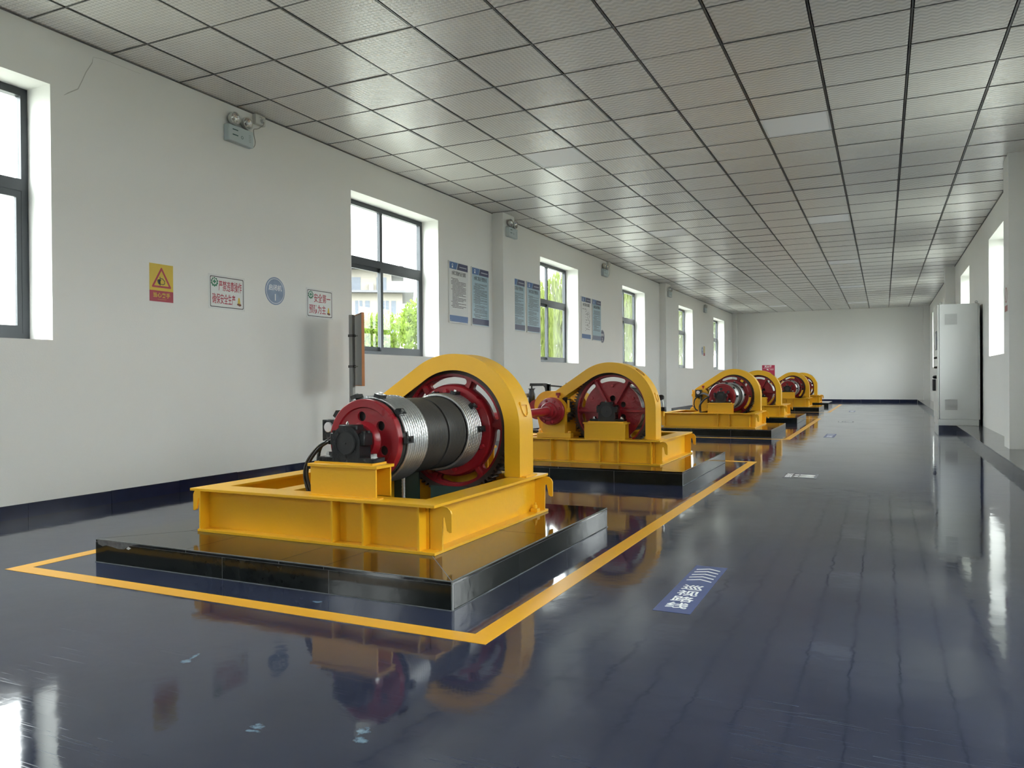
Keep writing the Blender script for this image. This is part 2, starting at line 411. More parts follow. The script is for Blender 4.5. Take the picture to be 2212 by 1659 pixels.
# windows: frame, transom, mullion, two sliding sashes, four panes
def window(name, y0, y1, x_in, x_out, parts=True):
    s = 1 if x_out > x_in else -1
    xm = (x_in+x_out)/2; ym = (y0+y1)/2; zt0, zt1 = 2.155, 2.235
    g = 0.004
    lo, hi = sorted((x_in, x_out))
    fr = B().prism([rect(y0+g, y1-g, WZ0+g, WZ1-g), rect(y0+0.05, y1-0.05, WZ0+0.05, zt0), rect(y0+0.05, y1-0.05, zt1, WZ1-0.055)], 'YZ', lo, hi)\
        .done(name, M_FRAME, kind='structure', smooth=20)
    e0, e1 = sorted((xm-s*0.02, xm+s*0.02))
    B().box(e0, e1, ym-0.026, ym+0.026, zt1, WZ1-0.055).done('mullion', M_FRAME, fr)
    for (a, c, dx) in ((y0+0.05, ym+0.02, 0.014), (ym-0.02, y1-0.05, -0.014)):
        x = xm + s*dx; q0, q1 = sorted((x-s*0.011, x+s*0.011))
        B().prism([rect(a, c, WZ0+0.05, zt0), rect(a+0.048, c-0.034, WZ0+0.10, zt0-0.045)], 'YZ', q0, q1).done('sash', M_FRAME, fr, smooth=20)
        B().box(x-0.003, x+0.003, a+0.048, c-0.034, WZ0+0.10, zt0-0.045).done('pane', M_GLASS, fr)
    for (a, c) in ((y0+0.05, ym-0.026), (ym+0.026, y1-0.05)):
        B().box(xm-0.003, xm+0.003, a, c, zt1, WZ1-0.055).done('pane', M_GLASS, fr)
    return fr
k = 0
for a, c in WIN_L:
    k += 1; window('window_%d' % k, a, c, XL-0.235, XL-0.29)
for a, c in WIN_R:
    k += 1; window('window_%d' % k, a, c, XR+0.235, XR+0.29)

# skirting: single tiles with pale joints
def skirting(name, axis, lo, hi, first, wall, s, hgt=0.092, step=0.6):
    e = 0.012*s
    q0, q1 = sorted((wall, wall+e*0.6))
    b = B()
    b.box(q0, q1, lo, hi, 0.0, hgt-0.004) if axis == 'Y' else b.box(lo, hi, q0, q1, 0.0, hgt-0.004)
    base = b.done(name, M_GROUT, kind='structure')
    t = first
    while t < hi:
        a, c = max(lo, t)+0.001, min(hi, t+step)-0.001
        if c-a > 0.05:
            w0, w1 = sorted((wall+e*0.6, wall+e))
            hh = hgt + random.uniform(-0.002, 0.002)
            b = B()
            b.box(w0, w1, a, c, 0.0, hh) if axis == 'Y' else b.box(a, c, w0, w1, 0.0, hh)
            b.done('skirting_tile', M_BASET, base)
        t += step
    return base
skirting('baseboard_left', 'Y', YN, 29.23, 3.185-0.6*11, XL, 1)
skirting('baseboard_back', 'X', -4.82, 1.03, -4.9, YF, -1)

# tiled ledge along the right wall
LX, LZ = 1.035, 0.087
ledge = B().box(LX+0.012, XR, YN, YF, 0.0, LZ-0.012).done('trim_1', M_GROUT, kind='structure', label='low tiled ledge along the right wall')
y = 9.494 - 2.774/2*10; stp = 2.774/2
seg = []
while y < YF:
    a, c = max(y, YN)+0.0015, min(y+stp, YF)-0.0015
    if c-a > 0.05: seg.append((a, c))
    y += stp
for a, c in seg:
    B().box(LX, XR, a, c, LZ-0.012, LZ, 0.0015).done('ledge_tile', M_LEDGE, ledge)
for a, c in seg:
    B().box(LX, LX+0.012, a, c, 0.0, LZ-0.0125).done('ledge_face_tile', M_LEDGEF, ledge)

# ceiling: plenum slab, tiles, runners
ceil = B().box(XL-WT, XR+WT, YN-WT, YF+WT, H+0.06, H+0.20).done('ceiling', M_PLENUM, kind='structure')
GX0, GY0 = -1.0203, 7.4246
cols = [(GX0+0.6*c, GX0+0.6*(c+1)) for c in range(-6, 4)]
cols = [(XL, GX0-3.6)] + cols
LIGHT = {(c, r) for c in (0, -4) for r in (0, 8, 16, 24, 32)}
tile_mesh = {}
def tile_me(w, d, which):
    key = (round(w, 3), round(d, 3), which)
    if key not in tile_mesh:
        bb = B().box(-w/2, w/2, -d/2, d/2, 0, 0.010, 0.0015)
        o = bb.done('ceiling_tile', M_TILE0 if which == 0 else M_TILE1)
        tile_mesh[key] = o.data; bpy.data.objects.remove(o)
    return tile_mesh[key]
tiles = []
PIL = [(XL, -4.815, 9.85, 10.22), (XL, -4.825, 18.98, 19.45), (1.205, XR, 9.72, 10.10), (1.215, XR, 19.15, 19.55)]
for ci, (x0, x1) in enumerate(cols):
    c = ci-7
    for r in range(-18, 37):
        y0, y1 = GY0+0.6*r, GY0+0.6*(r+1)
        y0 = max(y0, YN); y1 = min(y1, YF)
        if y1-y0 < 0.05 or (c, r) in LIGHT: continue
        xa, xb = x0+0.0115, x1-0.0115
        if c == -7: xa = x0+0.003
        if c == 3: xb = XR-0.003
        ya, yb = y0+0.0055, y1-0.0055
        tiles.append((math.hypot((x0+x1)/2, y0), c, r, xa, xb, ya, yb))
vis = sorted(t for t in tiles if t[5] > 2.4 and (t[3]+1.75*t[5] > -3.2 if True else True))
near = vis[:300]; nearset = set((t[1], t[2]) for t in near)
for (d, c, r, xa, xb, ya, yb) in near:
    me = tile_me(xb-xa, yb-ya, 0 if c < -2 else 1)
    sag = random.uniform(0, 0.004)
    link('ceiling_tile', me, ceil, loc=((xa+xb)/2, (ya+yb)/2, H+sag), rot=(random.uniform(-.004, .004), random.uniform(-.004, .004), 0))
for which in (0, 1):
    b = B(); k = 0
    for (d, c, r, xa, xb, ya, yb) in tiles:
        if (c, r) in nearset or (0 if c < -2 else 1) != which: continue
        sag = random.uniform(0, 0.003)
        b.box(xa, xb, ya, yb, H+sag, H+sag+0.01)
    b.done('far_ceiling_tiles', M_TILE0 if which == 0 else M_TILE1, ceil, kind='stuff')
for ci in range(1, len(cols)):
    x = cols[ci][0]
    B().box(x-0.0055, x+0.0055, YN, YF, H-0.001, H+0.03).done('ceiling_runner', M_RUNNER, ceil)
for r in range(-18, 37):  # dark strips painted in for the shade in the cross gaps between tiles
    yy = GY0+0.6*r
    if YN+0.1 < yy < YF-0.05:
        B().box(XL+0.005, XR-0.005, yy-0.0038, yy+0.0038, H-0.0018, H+0.006).done('gap_shade_strip', M_GAPSHADE, ceil)
for (x0, x1) in ((XL, XL+0.018), (XR-0.018, XR)):
    B().box(x0, x1, YN, YF, H-0.004, H-0.001).done('edge_trim', mat('edge_trim_metal', (0.16, 0.16, 0.15), 0.5), ceil)
# flush light panels, switched off
ordn = {0: 'nearest', 8: 'second', 16: 'third', 24: 'fourth', 32: 'farthest'}
for (c, r) in sorted(LIGHT):
    x, y = GX0+0.6*c, GY0+0.6*r
    lab = 'unlit square ceiling light panel, %s in the row over the %s' % (ordn[r], 'aisle' if c == 0 else 'left wall side')
    t = thing('ceiling_light', lab, 'light', (x+0.3, y+0.3, H), 0, 'flush ceiling light panels')
    B().prism([rect(-.29, .29, -.295, .295), rect(-.272, .272, -.277, .277)], 'XY', 0.0, 0.012).done('frame', M_PANELF, t, smooth=20)
    B().box(-.272, .272, -.277, .277, 0.003, 0.010).done('diffuser', M_DIFF, t)

# ------------------------------------------------------------------ plinths of black granite, one under each hoist
M_WORN = mat('worn_granite_edge', (0.16, 0.18, 0.18), 0.35, vary=0.6, vscale=30)
M_BEAD = mat('grout_bead_grey', (0.17, 0.18, 0.19), 0.7, vary=0.5, vscale=30)
M_CHIP = mat('chipped_granite', (0.12, 0.125, 0.13), 0.5, vary=0.9, vscale=45)
PX0, PX1, PH = -3.43, -1.455, 0.111
def plinth(label, y0, y1, flip):
    W, D = PX1-PX0, y1-y0
    t = thing('machine_plinth', label, 'plinth', (PX0, y0, 0), 0, 'black granite machine plinths')
    T = 0.014; g = 0.0013
    old = B.MIR; B.MIR = D if flip else None
    B().box(0.0012, W-0.0012, 0.0012, D-0.0012, 0, PH-0.0012).done('plinth_core', M_GROUT, t)
    # side slabs
    fx = [0, 0.82, 1.40, W]
    for a, c in zip(fx, fx[1:]):
        B().box(a+g, c-g, 0, T-g, 0, PH-T-g).done('granite_slab', M_GRANS, t)
        B().box(a+g, c-g, D-T+g, D, 0, PH-T-g).done('granite_slab', M_GRANS, t)
    fy = [T, 0.59, 1.17, D-T] if D > 1.75 else [T, 0.59, D-T]
    for a, c in zip(fy, fy[1:]):
        B().box(W-T+g, W, a+g, c-g, 0, PH-T-g).done('granite_slab', M_GRANS, t)
        B().box(0, T-g, a+g, c-g, 0, PH-T-g).done('granite_slab', M_GRANS, t)
    # top slabs: mitred border and a middle field
    i0, i1, j0, j1 = 0.27, W-0.285, 0.33, D-0.25
    def top(P): B().prism([P], 'XY', PH-T, PH).done('granite_slab', M_GRAN, t, smooth=20)
    xs = [i0, 0.60, 1.14, 1.375, i1]
    for k, (a, c) in enumerate(zip(xs, xs[1:])):
        P = [(a+g, g*0), (c-g, 0), (c-g, j0-g), (a+g, j0-g)]
        if k == 0: P[0] = (2*g, 0)
        if k == len(xs)-2: P[1] = (W-2*g, 0)
        top(P)
    for k, (a, c) in enumerate(((i0, 0.9), (0.9, i1))):
        P = [(a+g, j1+g), (c-g, j1+g), (c-g, D), (a+g, D)]
        if k == 0: P[3] = (2*g, D)
        else: P[2] = (W-2*g, D)
        top(P)
    ys = [j0, 0.95, j1]
    for k, (a, c) in enumerate(zip(ys, ys[1:])):
        P = [(i1+g, a+g), (W, a+g), (W, c-g), (i1+g, c-g)]
        Q = [(0, a+g), (i0-g, a+g), (i0-g, c-g), (0, c-g)]
        if k == 0: P[1] = (W, 2*g); Q[0] = (0, 2*g)
        else: P[2] = (W, D-2*g); Q[3] = (0, D-2*g)
        top(P); top(Q)
    top(rect(i0+g, i1-g, j0+g, j1-g))
    e = 0.0035
    B().box(0, W, -0.0006, e, PH-e, PH+0.0004).done('worn_edge', M_WORN, t)
    B().box(W-e, W+0.0006, e, D-e, PH-e, PH+0.0004).done('worn_edge', M_WORN, t)
    B().box(W-e, W+0.0006, -0.0006, e, 0, PH-e).done('worn_edge', M_WORN, t)
    for q in ((0, W, -0.004, 0.0), (W, W+0.004, -0.004, D)):
        B().box(q[0], q[1], q[2], q[3], 0.0, 0.0022).done('grout_bead', M_BEAD, t)
    if y0 < 3:
        ch = [(0.012, PH-0.006), (0.02, PH-0.024), (0.05, PH-0.032), (0.075, PH-0.026), (0.11, PH-0.029), (0.16, PH-0.036), (0.20, PH-0.034), (0.225, PH-0.02), (0.26, PH-0.010), (0.30, PH-0.005), (0.16, PH-0.004), (0.05, PH-0.002)]
        B().prism([ch], 'XZ', -0.0008, 0.0).done('chipped_patch', M_CHIP, t)
        B().prism([[(0.215, PH-0.030), (0.228, PH-0.020), (0.246, PH-0.026), (0.230, PH-0.034)]], 'XZ', -0.0012, 0.0).done('chipped_patch', M_WHITE, t)
    B.MIR = old
    return t

# ------------------------------------------------------------------ cable drum hoists
# local frame: x across (0 on the drum axis), y from the drum end (0) to the gear end (LEN), z up from the plinth
LEN, FX0, FX1, ZF, ZA, PXX = 1.25, -0.945, 0.49, 0.215, 0.462, -0.50

def stranded(b, pts, rad_, lay, nv=24, lobes=6, depth=0.2):     # rope of twisted strands along a path
    V = []; s = 0.0; prev = None
    n = len(pts)
    for i, p in enumerate(pts):
        p = Vector(p)
        if prev is not None: s += (p-prev).length
        prev = p
        t = (Vector(pts[min(i+1, n-1)]) - Vector(pts[max(i-1, 0)])).normalized()
        ref = Vector((0, 1, 0)) if abs(t.y) < 0.9 else Vector((1, 0, 0))
        a = t.cross(ref).normalized(); c = t.cross(a)
        for k in range(nv):
            q = 2*pi*k/nv
            r = rad_*(1 + depth*cos(lobes*q - lobes*2*pi*s/lay))
            V.append(p + a*(r*cos(q)) + c*(r*sin(q)))
    F = [(j*nv+i, j*nv+(i+1) % nv, (j+1)*nv+(i+1) % nv, (j+1)*nv+i) for j in range(n-1) for i in range(nv)]
    F += [tuple(range(nv)), tuple(range((n-1)*nv, n*nv))]
    b._add(V, F, True)
    return b

def hexbolt(b, axis, c, r, a, h, seg=6): return b.lathe(axis, c, [(a, r), (a+h*0.8, r), (a+h, r*0.82)] if h > 0 else [(a, r), (a+h*0.8, r), (a+h, r*0.82)], seg)

def make_hoist(kind, label, loc):
    root = thing('cable_drum_hoist', label, 'hoist', loc, 0, 'cable drum hoists in a row')
    B.MIR = LEN if kind == 'B' else None
    XA = -0.03 if kind == 'A' else 0.0          # drum axis offset in the frame
    gs = 0.045 if kind == 'A' else -0.015      # gear position along the frame
    fwr = 0.10 if kind == 'A' else 0.14
    # --- base frame of I-beams
    web, tf, fw = 0.010, 0.012, 0.14
    fr = B()
    wx0, wx1, wy0, wy1 = FX0+0.065, FX1-0.065, 0.068, LEN-fwr/2+0.002
    ix0, ix1, iy0, iy1 = FX0+0.13, FX1-0.128, fw, LEN-fwr
    def beam(nm, webbox, quad):
        bb = B(); bb.box(*webbox, tf, ZF-tf)
        low = [(max(p[0], FX0+0.05), p[1]) for p in quad]
        bb.prism([low], 'XY', 0, tf); bb.prism([quad], 'XY', ZF-tf, ZF)
        return bb.done(nm, M_YEL, root, smooth=20)
    fr.bm.free()
    e = 0.0004
    bf = beam('frame_beam', (wx0, wx1, wy0-web/2, wy0+web/2), [(FX0, 0), (FX1, 0), (ix1, iy0-e), (ix0, iy0-e)])
    br = beam('frame_beam', (wx0, wx1, wy1-web/2, wy1+web/2), [(FX0, LEN), (FX1, LEN), (ix1, iy1+e), (ix0, iy1+e)])
    bR = beam('frame_beam', (wx1-web/2, wx1+web/2, wy0+0.006, wy1-0.006), [(FX1, 0), (FX1, LEN), (ix1+e, iy1), (ix1+e, iy0)])
    bL = beam('frame_beam', (wx0-web/2, wx0+web/2, wy0+0.006, wy1-0.006), [(FX0, 0), (FX0, LEN), (ix0-e, iy1), (ix0-e, iy0)])
    beam('frame_beam', (-0.455, -0.445, wy0+0.006, wy1-0.006), rect(-0.50, -0.40, iy0+e, iy1-e))
    # --- stiffener plates welded in the beams
    xs = (-0.885, -0.06, 0.112, 0.405)
    for end, bm_ in ((0, bf), (1, br)):
        xx = xs if (end == 0) else (-0.885, -0.53, -0.355, -0.06, 0.112, 0.405)
        for x in xx:
            y0, y1 = (0.006, wy0-web/2) if end == 0 else (wy1+web/2, LEN-0.006)
            B().box(x-0.005, x+0.005, y0, y1, tf, ZF-tf).done('stiffener', M_YEL, bm_)
    for y in (0.42, 0.83):
        B().box(wx1+web/2, FX1-0.006, y-0.005, y+0.005, tf, ZF-tf).done('stiffener', M_YEL, bR) if False else None
    # --- lifting hooks on the four corners
    hook = [(0, 0.012), (0.059, 0.012), (0.062, 0.15), (0.067, 0.158), (0.073, 0.156), (0.085, 0.098), (0.098, 0.09), (0.108, 0.092),
            (0.108, 0.172), (0.102, 0.185), (0.088, 0.198), (0.072, 0.2025), (0, 0.2025)]
    for sx, bb_ in ((1, bR), (-1, bL)):
        for y in (wy0, wy1):
            P = [((wx1+web/2+p[0]) if sx > 0 else (wx0-web/2-p[0]), p[1]) for p in hook]
            B().prism([P], 'XZ', y-0.005, y+0.005).done('lifting_hook', M_YEL, bb_, smooth=20)
        for y in (wy1-0.07, wy0+0.02) if sx > 0 else (wy1-0.07,):
            x = FX1-0.03 if sx > 0 else FX0+0.03
            a = B(); a.box(x-0.02, x+0.02, y-0.02, y+0.02, tf, tf+0.018); hexbolt(a, 'Z', (x, y), 0.013, tf+0.018, 0.02); a.cyl('Z', (x, y), 0.007, tf+0.03, tf+0.05, 10)
            if y > 0.5: a.done('anchor_bolt', M_YEL, bb_)
            else: a.bm.free()

    # --- bearing pedestals and pillow blocks at both ends
    B.DX = XA
    def pedestal(y0, y1, face):
        z0, z1 = ZF, 0.350
        x0, x1 = (-0.190, 0.180) if kind == 'A' else (-0.205, 0.172)
        p = B().box(x0-0.012, x1+0.012, y0-0.008, y1+0.008, z1, z1+0.014, 0.001).done('pedestal', M_YEL, root)
        for (a, c) in ((y0, y0+0.010), (y1-0.010, y1)):
            B().box(x0, x1, a, c, z0, z1).done('side_plate', M_YEL, p)
        for x in (x0+0.03, x1-0.13): B().box(x, x+0.008, y0+0.010, y1-0.010, z0, z1).done('web_plate', M_YEL, p)
        B().box(-0.172, 0.158, y0+0.006, y1-0.006, z1+0.014, z1+0.023).done('packing_plate', M_YEL, p)
        B().box(x0-0.0, x1+0.028, y0-0.012, y0+0.02, z0, z0+0.006).done('foot_plate', M_YEL, p)
        zb = z1+0.023; ym = (y0+y1)/2
        r = 0.080
        arch = [(-0.079, zb), (0.079, zb)] + [(0.079*1.0, ZA-0.006)] + circle(0, ZA, r, 18, 0, pi) + [(-0.079, ZA-0.006)]
        hw = min(0.043, (y1-y0)/2-0.004)
        bb = B().prism([arch], 'XZ', ym-hw, ym+hw)
        bb.box(-0.158, -0.072, ym-hw-0.003, ym+hw+0.003, zb, zb+0.022, 0.003).box(0.072, 0.158, ym-hw-0.003, ym+hw+0.003, zb, zb+0.022, 0.003)
        blk = bb.done('pillow_block', M_BLK, root, smooth=35)
        for sx in (-1, 1):
            a, c = sorted((sx*0.062, sx*0.098))
            B().box(a, c, ym-0.034, ym+0.034, ZA-0.012, ZA+0.046, 0.004).done('cap_lug', M_BLK, blk)
            for dy in (-0.018, 0.018): B().cyl('Z', (sx*0.084, ym+dy), 0.010, ZA+0.046, ZA+0.056, 6).done('cap_bolt', M_BLK, blk)
        B().box(-0.052, 0.052, ym-0.028, ym+0.028, ZA+0.045, ZA+r+0.004, 0.004).done('cap_ridge', M_BLK, blk)
        s = -1 if face < 0 else 1
        yy = ym + s*hw
        a, c = sorted((yy, yy+s*0.006))
        B().ring('Y', (0, ZA), 0.052, 0.058, a, c, 40).done('cover_rim', M_BLK, blk)
        a, c = sorted((yy, yy+s*0.0025))
        z = B().cyl('Y', (0, ZA), 0.052, a, c, 36); z.lathe('Y', (0, ZA), [(yy+s*0.0025, 0.006), (yy+s*0.006, 0.004), (yy+s*0.007, 0.0)], 12)
        z.done('end_cover', M_BLKM, blk)
        B().lathe('Z', (-0.02, ym), [(ZA+r+0.004, 0.007), (ZA+r+0.010, 0.008), (ZA+r+0.016, 0.004), (ZA+r+0.020, 0.0)], 12).done('grease_nipple', M_STEEL, blk)
        for x in (-0.128, 0.128):
            h_ = B(); h_.cyl('Z', (x, ym), 0.019, zb+0.022, zb+0.025, 16); hexbolt(h_, 'Z', (x, ym), 0.0165, zb+0.025, 0.016)
            h_.done('mounting_bolt', M_STEEL, blk)
        return p
    pedestal(0.055, 0.180, -1)
    pedestal(1.118, 1.236, 1) if kind == 'B' else pedestal(1.157, 1.246, 1)
    # --- drum
    B().cyl('Y', (0, ZA), 0.040, 0.085, 1.200, 32).done('drum_shaft', M_BRASS, root)
    d = []
    y = 0.250
    yg = 0.688 if kind == 'A' else 0.655
    while y < 0.980+gs:
        if yg-0.016 < y < yg+0.012: d += [(yg-0.011, 0.196), (yg-0.0108, 0.15), (yg+0.0108, 0.15), (yg+0.011, 0.196)]; y = yg+0.0125; continue
        d += [(y, 0.1920), (y+0.004, 0.1960), (y+0.0105, 0.1960), (y+0.0145, 0.1920)]
        y += 0.0150
    shell = B().lathe('Y', (0, ZA), [(0.249, 0.17)] + d + [(0.996+gs, 0.17)], 72).done('drum_shell', M_DRUM, root, smooth=60)
    holes = [circle(0.118*cos(rad(90+60*k+8)), ZA+0.118*sin(rad(90+60*k+8)), 0.0235, 24) for k in range(6)]
    cheek = B().prism([circle(0, ZA, 0.2, 72), circle(0, ZA, 0.06, 36)] + holes, 'XZ', 0.222, 0.236).done('drum_flange', M_RED, root, smooth=30)
    B().lathe('Y', (0, ZA), [(0.221, 0.158), (0.213, 0.163), (0.213, 0.197), (0.216, 0.2005), (0.249, 0.2005), (0.249, 0.16), (0.236, 0.155), (0.221, 0.158)], 72, caps=False).done('flange_rim', M_RED, cheek)
    B().lathe('Y', (0, ZA), [(0.222, 0.094), (0.206, 0.082), (0.190, 0.078), (0.190, 0.058), (0.236, 0.058), (0.236, 0.094), (0.222, 0.094)], 48, caps=False).done('flange_hub', M_RED, cheek)
    B().cyl('Y', (0, ZA), 0.056, 0.186, 0.222, 36).done('shaft_seal', M_BRASS, cheek)
    B().cyl('Y', (0, ZA), 0.165, 0.252, 0.256, 48).done('drum_shade_disc', M_BLKM, shell)  # black disc painted in for the shade inside the hollow drum
    # --- rope windings and clamps
    def coil(y0, y1, ph):
        pitch = 0.0196; turns = (y1-y0)/pitch; n = int(turns*205); R = 0.2055
        return [(R*cos(ph+2*pi*turns*i/n), y0+(y1-y0)*i/n, ZA+R*sin(ph+2*pi*turns*i/n)) for i in range(n+1)]
    if (kind, 'c') not in HM:
        HM[(kind, 'c')] = True
    w1 = stranded(B(), coil(0.274, 0.456, 0.2), 0.0093, 0.105).done('rope_winding', M_ROPE, root, smooth=80, recalc=False)
    w2 = stranded(B(), coil(0.832+gs, 0.984+gs, 3.0), 0.0093, 0.105).done('rope_winding', M_ROPE, root, smooth=80, recalc=False)
    for (ya, offs) in ((0.266, 0.0), (0.962+gs, 0.03)):
        for k in range(6):
            a = rad(2+36*k) + offs
            er = Vector((cos(a), 0, sin(a))); et = Vector((-sin(a), 0, cos(a))); ey = Vector((0, 1, 0))
            c0 = Vector((0, ya, ZA)) + er*0.2225
            cb = B(); cb.obox(c0, et, ey, er, 0.0165, 0.029, 0.0095)
            cl = cb.done('rope_clamp', M_BLK, shell)
            hb = B(); c1 = c0 + er*0.0095
            ring_ = [c1 + (et*cos(q)+ey*sin(q))*0.0085 for q in [pi/3*i for i in range(6)]]
            hb._add(ring_ + [p+er*0.008 for p in ring_], [(i, (i+1) % 6, 6+(i+1) % 6, 6+i) for i in range(6)] + [(6, 7, 8, 9, 10, 11), (5, 4, 3, 2, 1, 0)])
            hb.done('clamp_bolt', M_STEEL if k in (2, 3, 6) else M_BLK, cl) if False else hb.bm.free()
            if k in (1, 2, 3): B().obox(c1+er*0.004, et, ey, er, 0.008, 0.008, 0.004).done('clamp_nut', M_STEEL, shell)
            else: B().obox(c1+er*0.004, et, ey, er, 0.008, 0.008, 0.004).done('clamp_nut', M_BLK, shell)
    for yy in (0.467, 0.820+gs):
        pts = [(-0.2055, yy, ZA-0.44*i/88) for i in range(89)]
        stranded(B(), pts, 0.0093, 0.105).done('hanging_rope', M_ROPE, root, smooth=80, recalc=False)
    # --- big gear
    B.DY = gs
    g0 = 7 if kind == 'A' else 0
    ZG = ZA
    slots = []
    for k in range(6):
        am = rad(90+60*k+g0); hw = rad(21); r0, r1 = 0.268, 0.306; rc = (r1-r0)/2; rm = (r0+r1)/2
        P = [(r1*cos(am-hw+2*hw*i/14), ZG+r1*sin(am-hw+2*hw*i/14)) for i in range(15)]
        c1 = (rm*cos(am+hw), ZG+rm*sin(am+hw)); P += [(c1[0]+rc*cos(am+hw+pi*i/6), c1[1]+rc*sin(am+hw+pi*i/6)) for i in range(1, 6)]
        P += [(r0*cos(am+hw-2*hw*i/14), ZG+r0*sin(am+hw-2*hw*i/14)) for i in range(15)]
        c2 = (rm*cos(am-hw), ZG+rm*sin(am-hw)); P += [(c2[0]+rc*cos(am-hw+pi+pi*i/6), c2[1]+rc*sin(am-hw+pi+pi*i/6)) for i in range(1, 6)]
        slots.append(P)
    wh = [circle(0.112*cos(rad(90+60*k+g0)), ZG+0.112*sin(rad(90+60*k+g0)), 0.0265, 24) for k in range(6)]
    gear = B().prism([circle(0, ZG, 0.324, 96)] + slots + wh, 'XZ', 1.036, 1.060).done('gear_web', M_REDC, root, smooth=30)
    B().ring('Y', (0, ZG), 0.312, 0.326, 1.012, 1.098, 96).done('gear_inner_rim', M_RED, gear)
    nt = 84; T = []
    for k in range(nt):
        a = 2*pi*k/nt; w = 2*pi/nt
        T += [(0.350*cos(a+w*0.02), ZG+0.350*sin(a+w*0.02)), (0.3705*cos(a+w*0.19), ZG+0.3705*sin(a+w*0.19)),
              (0.3705*cos(a+w*0.44), ZG+0.3705*sin(a+w*0.44)), (0.350*cos(a+w*0.61), ZG+0.350*sin(a+w*0.61))]
    B().prism([T, circle(0, ZG, 0.3262, 96)], 'XZ', 1.008, 1.102).done('gear_teeth', M_TEETH, gear, smooth=25)
    for k in range(6):
        a = rad(60+60*k+g0); er = Vector((cos(a), 0, sin(a))); et = Vector((-sin(a), 0, cos(a))); ey = Vector((0, 1, 0))
        B().obox(Vector((0, 1.079, ZG))+er*0.195, er, et, ey, 0.122, 0.0105, 0.019).done('gear_rib', M_RED, gear)
        B().obox(Vector((0, 1.024, ZG))+er*0.292, er, et, ey, 0.026, 0.0125, 0.013).done('gear_rib', M_RED, gear)
    B().lathe('Y', (0, ZG), [(1.060, 0.085), (1.106, 0.078), (1.106, 0.042), (1.060, 0.042)], 40, caps=False).done('gear_hub', M_RED, gear)
    plate = B().lathe('Y', (0, ZG), [(0.9965, 0.175), (0.9965, 0.255), (1.004, 0.262), (1.036, 0.266), (1.036, 0.175), (0.9965, 0.175)], 72, caps=False).done('gear_side_plate', M_RED, gear)
    for k in range(6):
        a = rad(90+60*k+g0); cx, cz = 0.226*cos(a), ZG+0.226*sin(a)
        hexbolt(B(), 'Y', (cx, cz), 0.0165, 0.9965, -0.017).done('gear_bolt', M_RED, plate)
        hexbolt(B().cyl('Y', (cx, cz), 0.026, 1.060, 1.063, 16), 'Y', (cx, cz), 0.0145, 1.063, 0.013).done('gear_bolt', M_RED, gear)
    B.DX = 0.0; B.DY = 0.0
    # --- gear guard: channel that wraps the rim and runs down to the pinion
    gc = (0.012, ZA+0.017); Ro = 0.420; th = 0.0925; sc_ = (PXX, ZA); ro = 0.155; an = rad(33.5)
    def prof(d):
        P = [(gc[0]+Ro-d, ZF+0.002)]
        a1 = pi/2 + an
        P += [(gc[0]+(Ro-d)*cos(a1*i/40), gc[1]+(Ro-d)*sin(a1*i/40)) for i in range(41)]
        rs = max(0.062, ro-d)
        P += [(sc_[0]+rs*cos(a1+(pi-a1)*i/10), sc_[1]+rs*sin(a1+(pi-a1)*i/10)) for i in range(11)]
        P += [(sc_[0]-rs, ZF+0.07)]
        return P
    O, I = prof(0), prof(th)
    ga, gb = 0.994, 1.172
    gd = B().prism([O + I[::-1]], 'XZ', ga, ga+0.005)
    gd.prism([O + I[::-1]], 'XZ', gb-0.005, gb)
    band = prof(0.005)
    gd.prism([O + band[::-1]], 'XZ', ga+0.005, gb-0.005)
    guard = gd.done('gear_guard', M_YEL, root, smooth=30)
    # feet plate and hand ring on the guard
    B().box(gc[0]+Ro+0.0005, gc[0]+Ro+0.028, ga+0.02, gb-0.01, ZF, ZF+0.006).done('guard_foot', M_YEL, guard)
    xg = gc[0]+Ro
    am = rad(15); ym_ = (ga+gb)/2
    pr = Vector((gc[0]+(Ro+0.004)*cos(am), 0, gc[1]+(Ro+0.004)*sin(am))); tz = Vector((-sin(am), 0, cos(am)))
    U_ = [(-0.036, 0.028), (-0.036, 0.0), (-0.03, -0.022), (-0.015, -0.038), (0, -0.043), (0.015, -0.038), (0.03, -0.022), (0.036, 0.0), (0.036, 0.028), (-0.036, 0.028)]
    B().tube([pr + tz*v + Vector((0, ym_+u, 0)) for u, v in U_], 0.0035, 6, smooth_path=False).done('hand_ring', M_YEL, guard)
    B().obox(pr + tz*0.03 + Vector((0, ym_, 0)), tz, Vector((0, 1, 0)), Vector((cos(am), 0, sin(am))), 0.009, 0.042, 0.004).done('ring_hinge', M_YEL, guard)
    if kind == 'B':     # worn oval decal on the crown of the guard
        ao = rad(52); c0 = Vector((gc[0]+(Ro+0.001)*cos(ao), ym_, gc[1]+(Ro+0.001)*sin(ao))); t0 = Vector((-sin(ao), 0, cos(ao)))
        B().tube([c0 + t0*(0.048*cos(2*pi*i/20)) + Vector((0, 0.03*sin(2*pi*i/20), 0)) - Vector((cos(ao), 0, sin(ao)))*(0.0028*cos(2*pi*i/20)**2) for i in range(21)], 0.003, 6, smooth_path=False).done('oval_decal', mat('worn_decal', (0.14, 0.04, 0.02), 0.6), guard)
    # --- pinion, its shaft and two bearing housings
    npn = 22; T = []
    for k in range(npn):
        a = 2*pi*k/npn; w = 2*pi/npn
        for (r, f) in ((0.100, 0.05), (0.1265, 0.22), (0.1265, 0.42), (0.100, 0.60)):
            T.append((PXX+r*cos(a+w*f), ZA+r*sin(a+w*f)))
    pn = B().prism([T], 'XZ', 1.008+gs, 1.102+gs).done('pinion', M_TEETH, root, smooth=25)
    B().cyl('Y', (PXX, ZA), 0.034, 0.86, 1.262, 24).done('pinion_shaft', M_BRASS, pn)
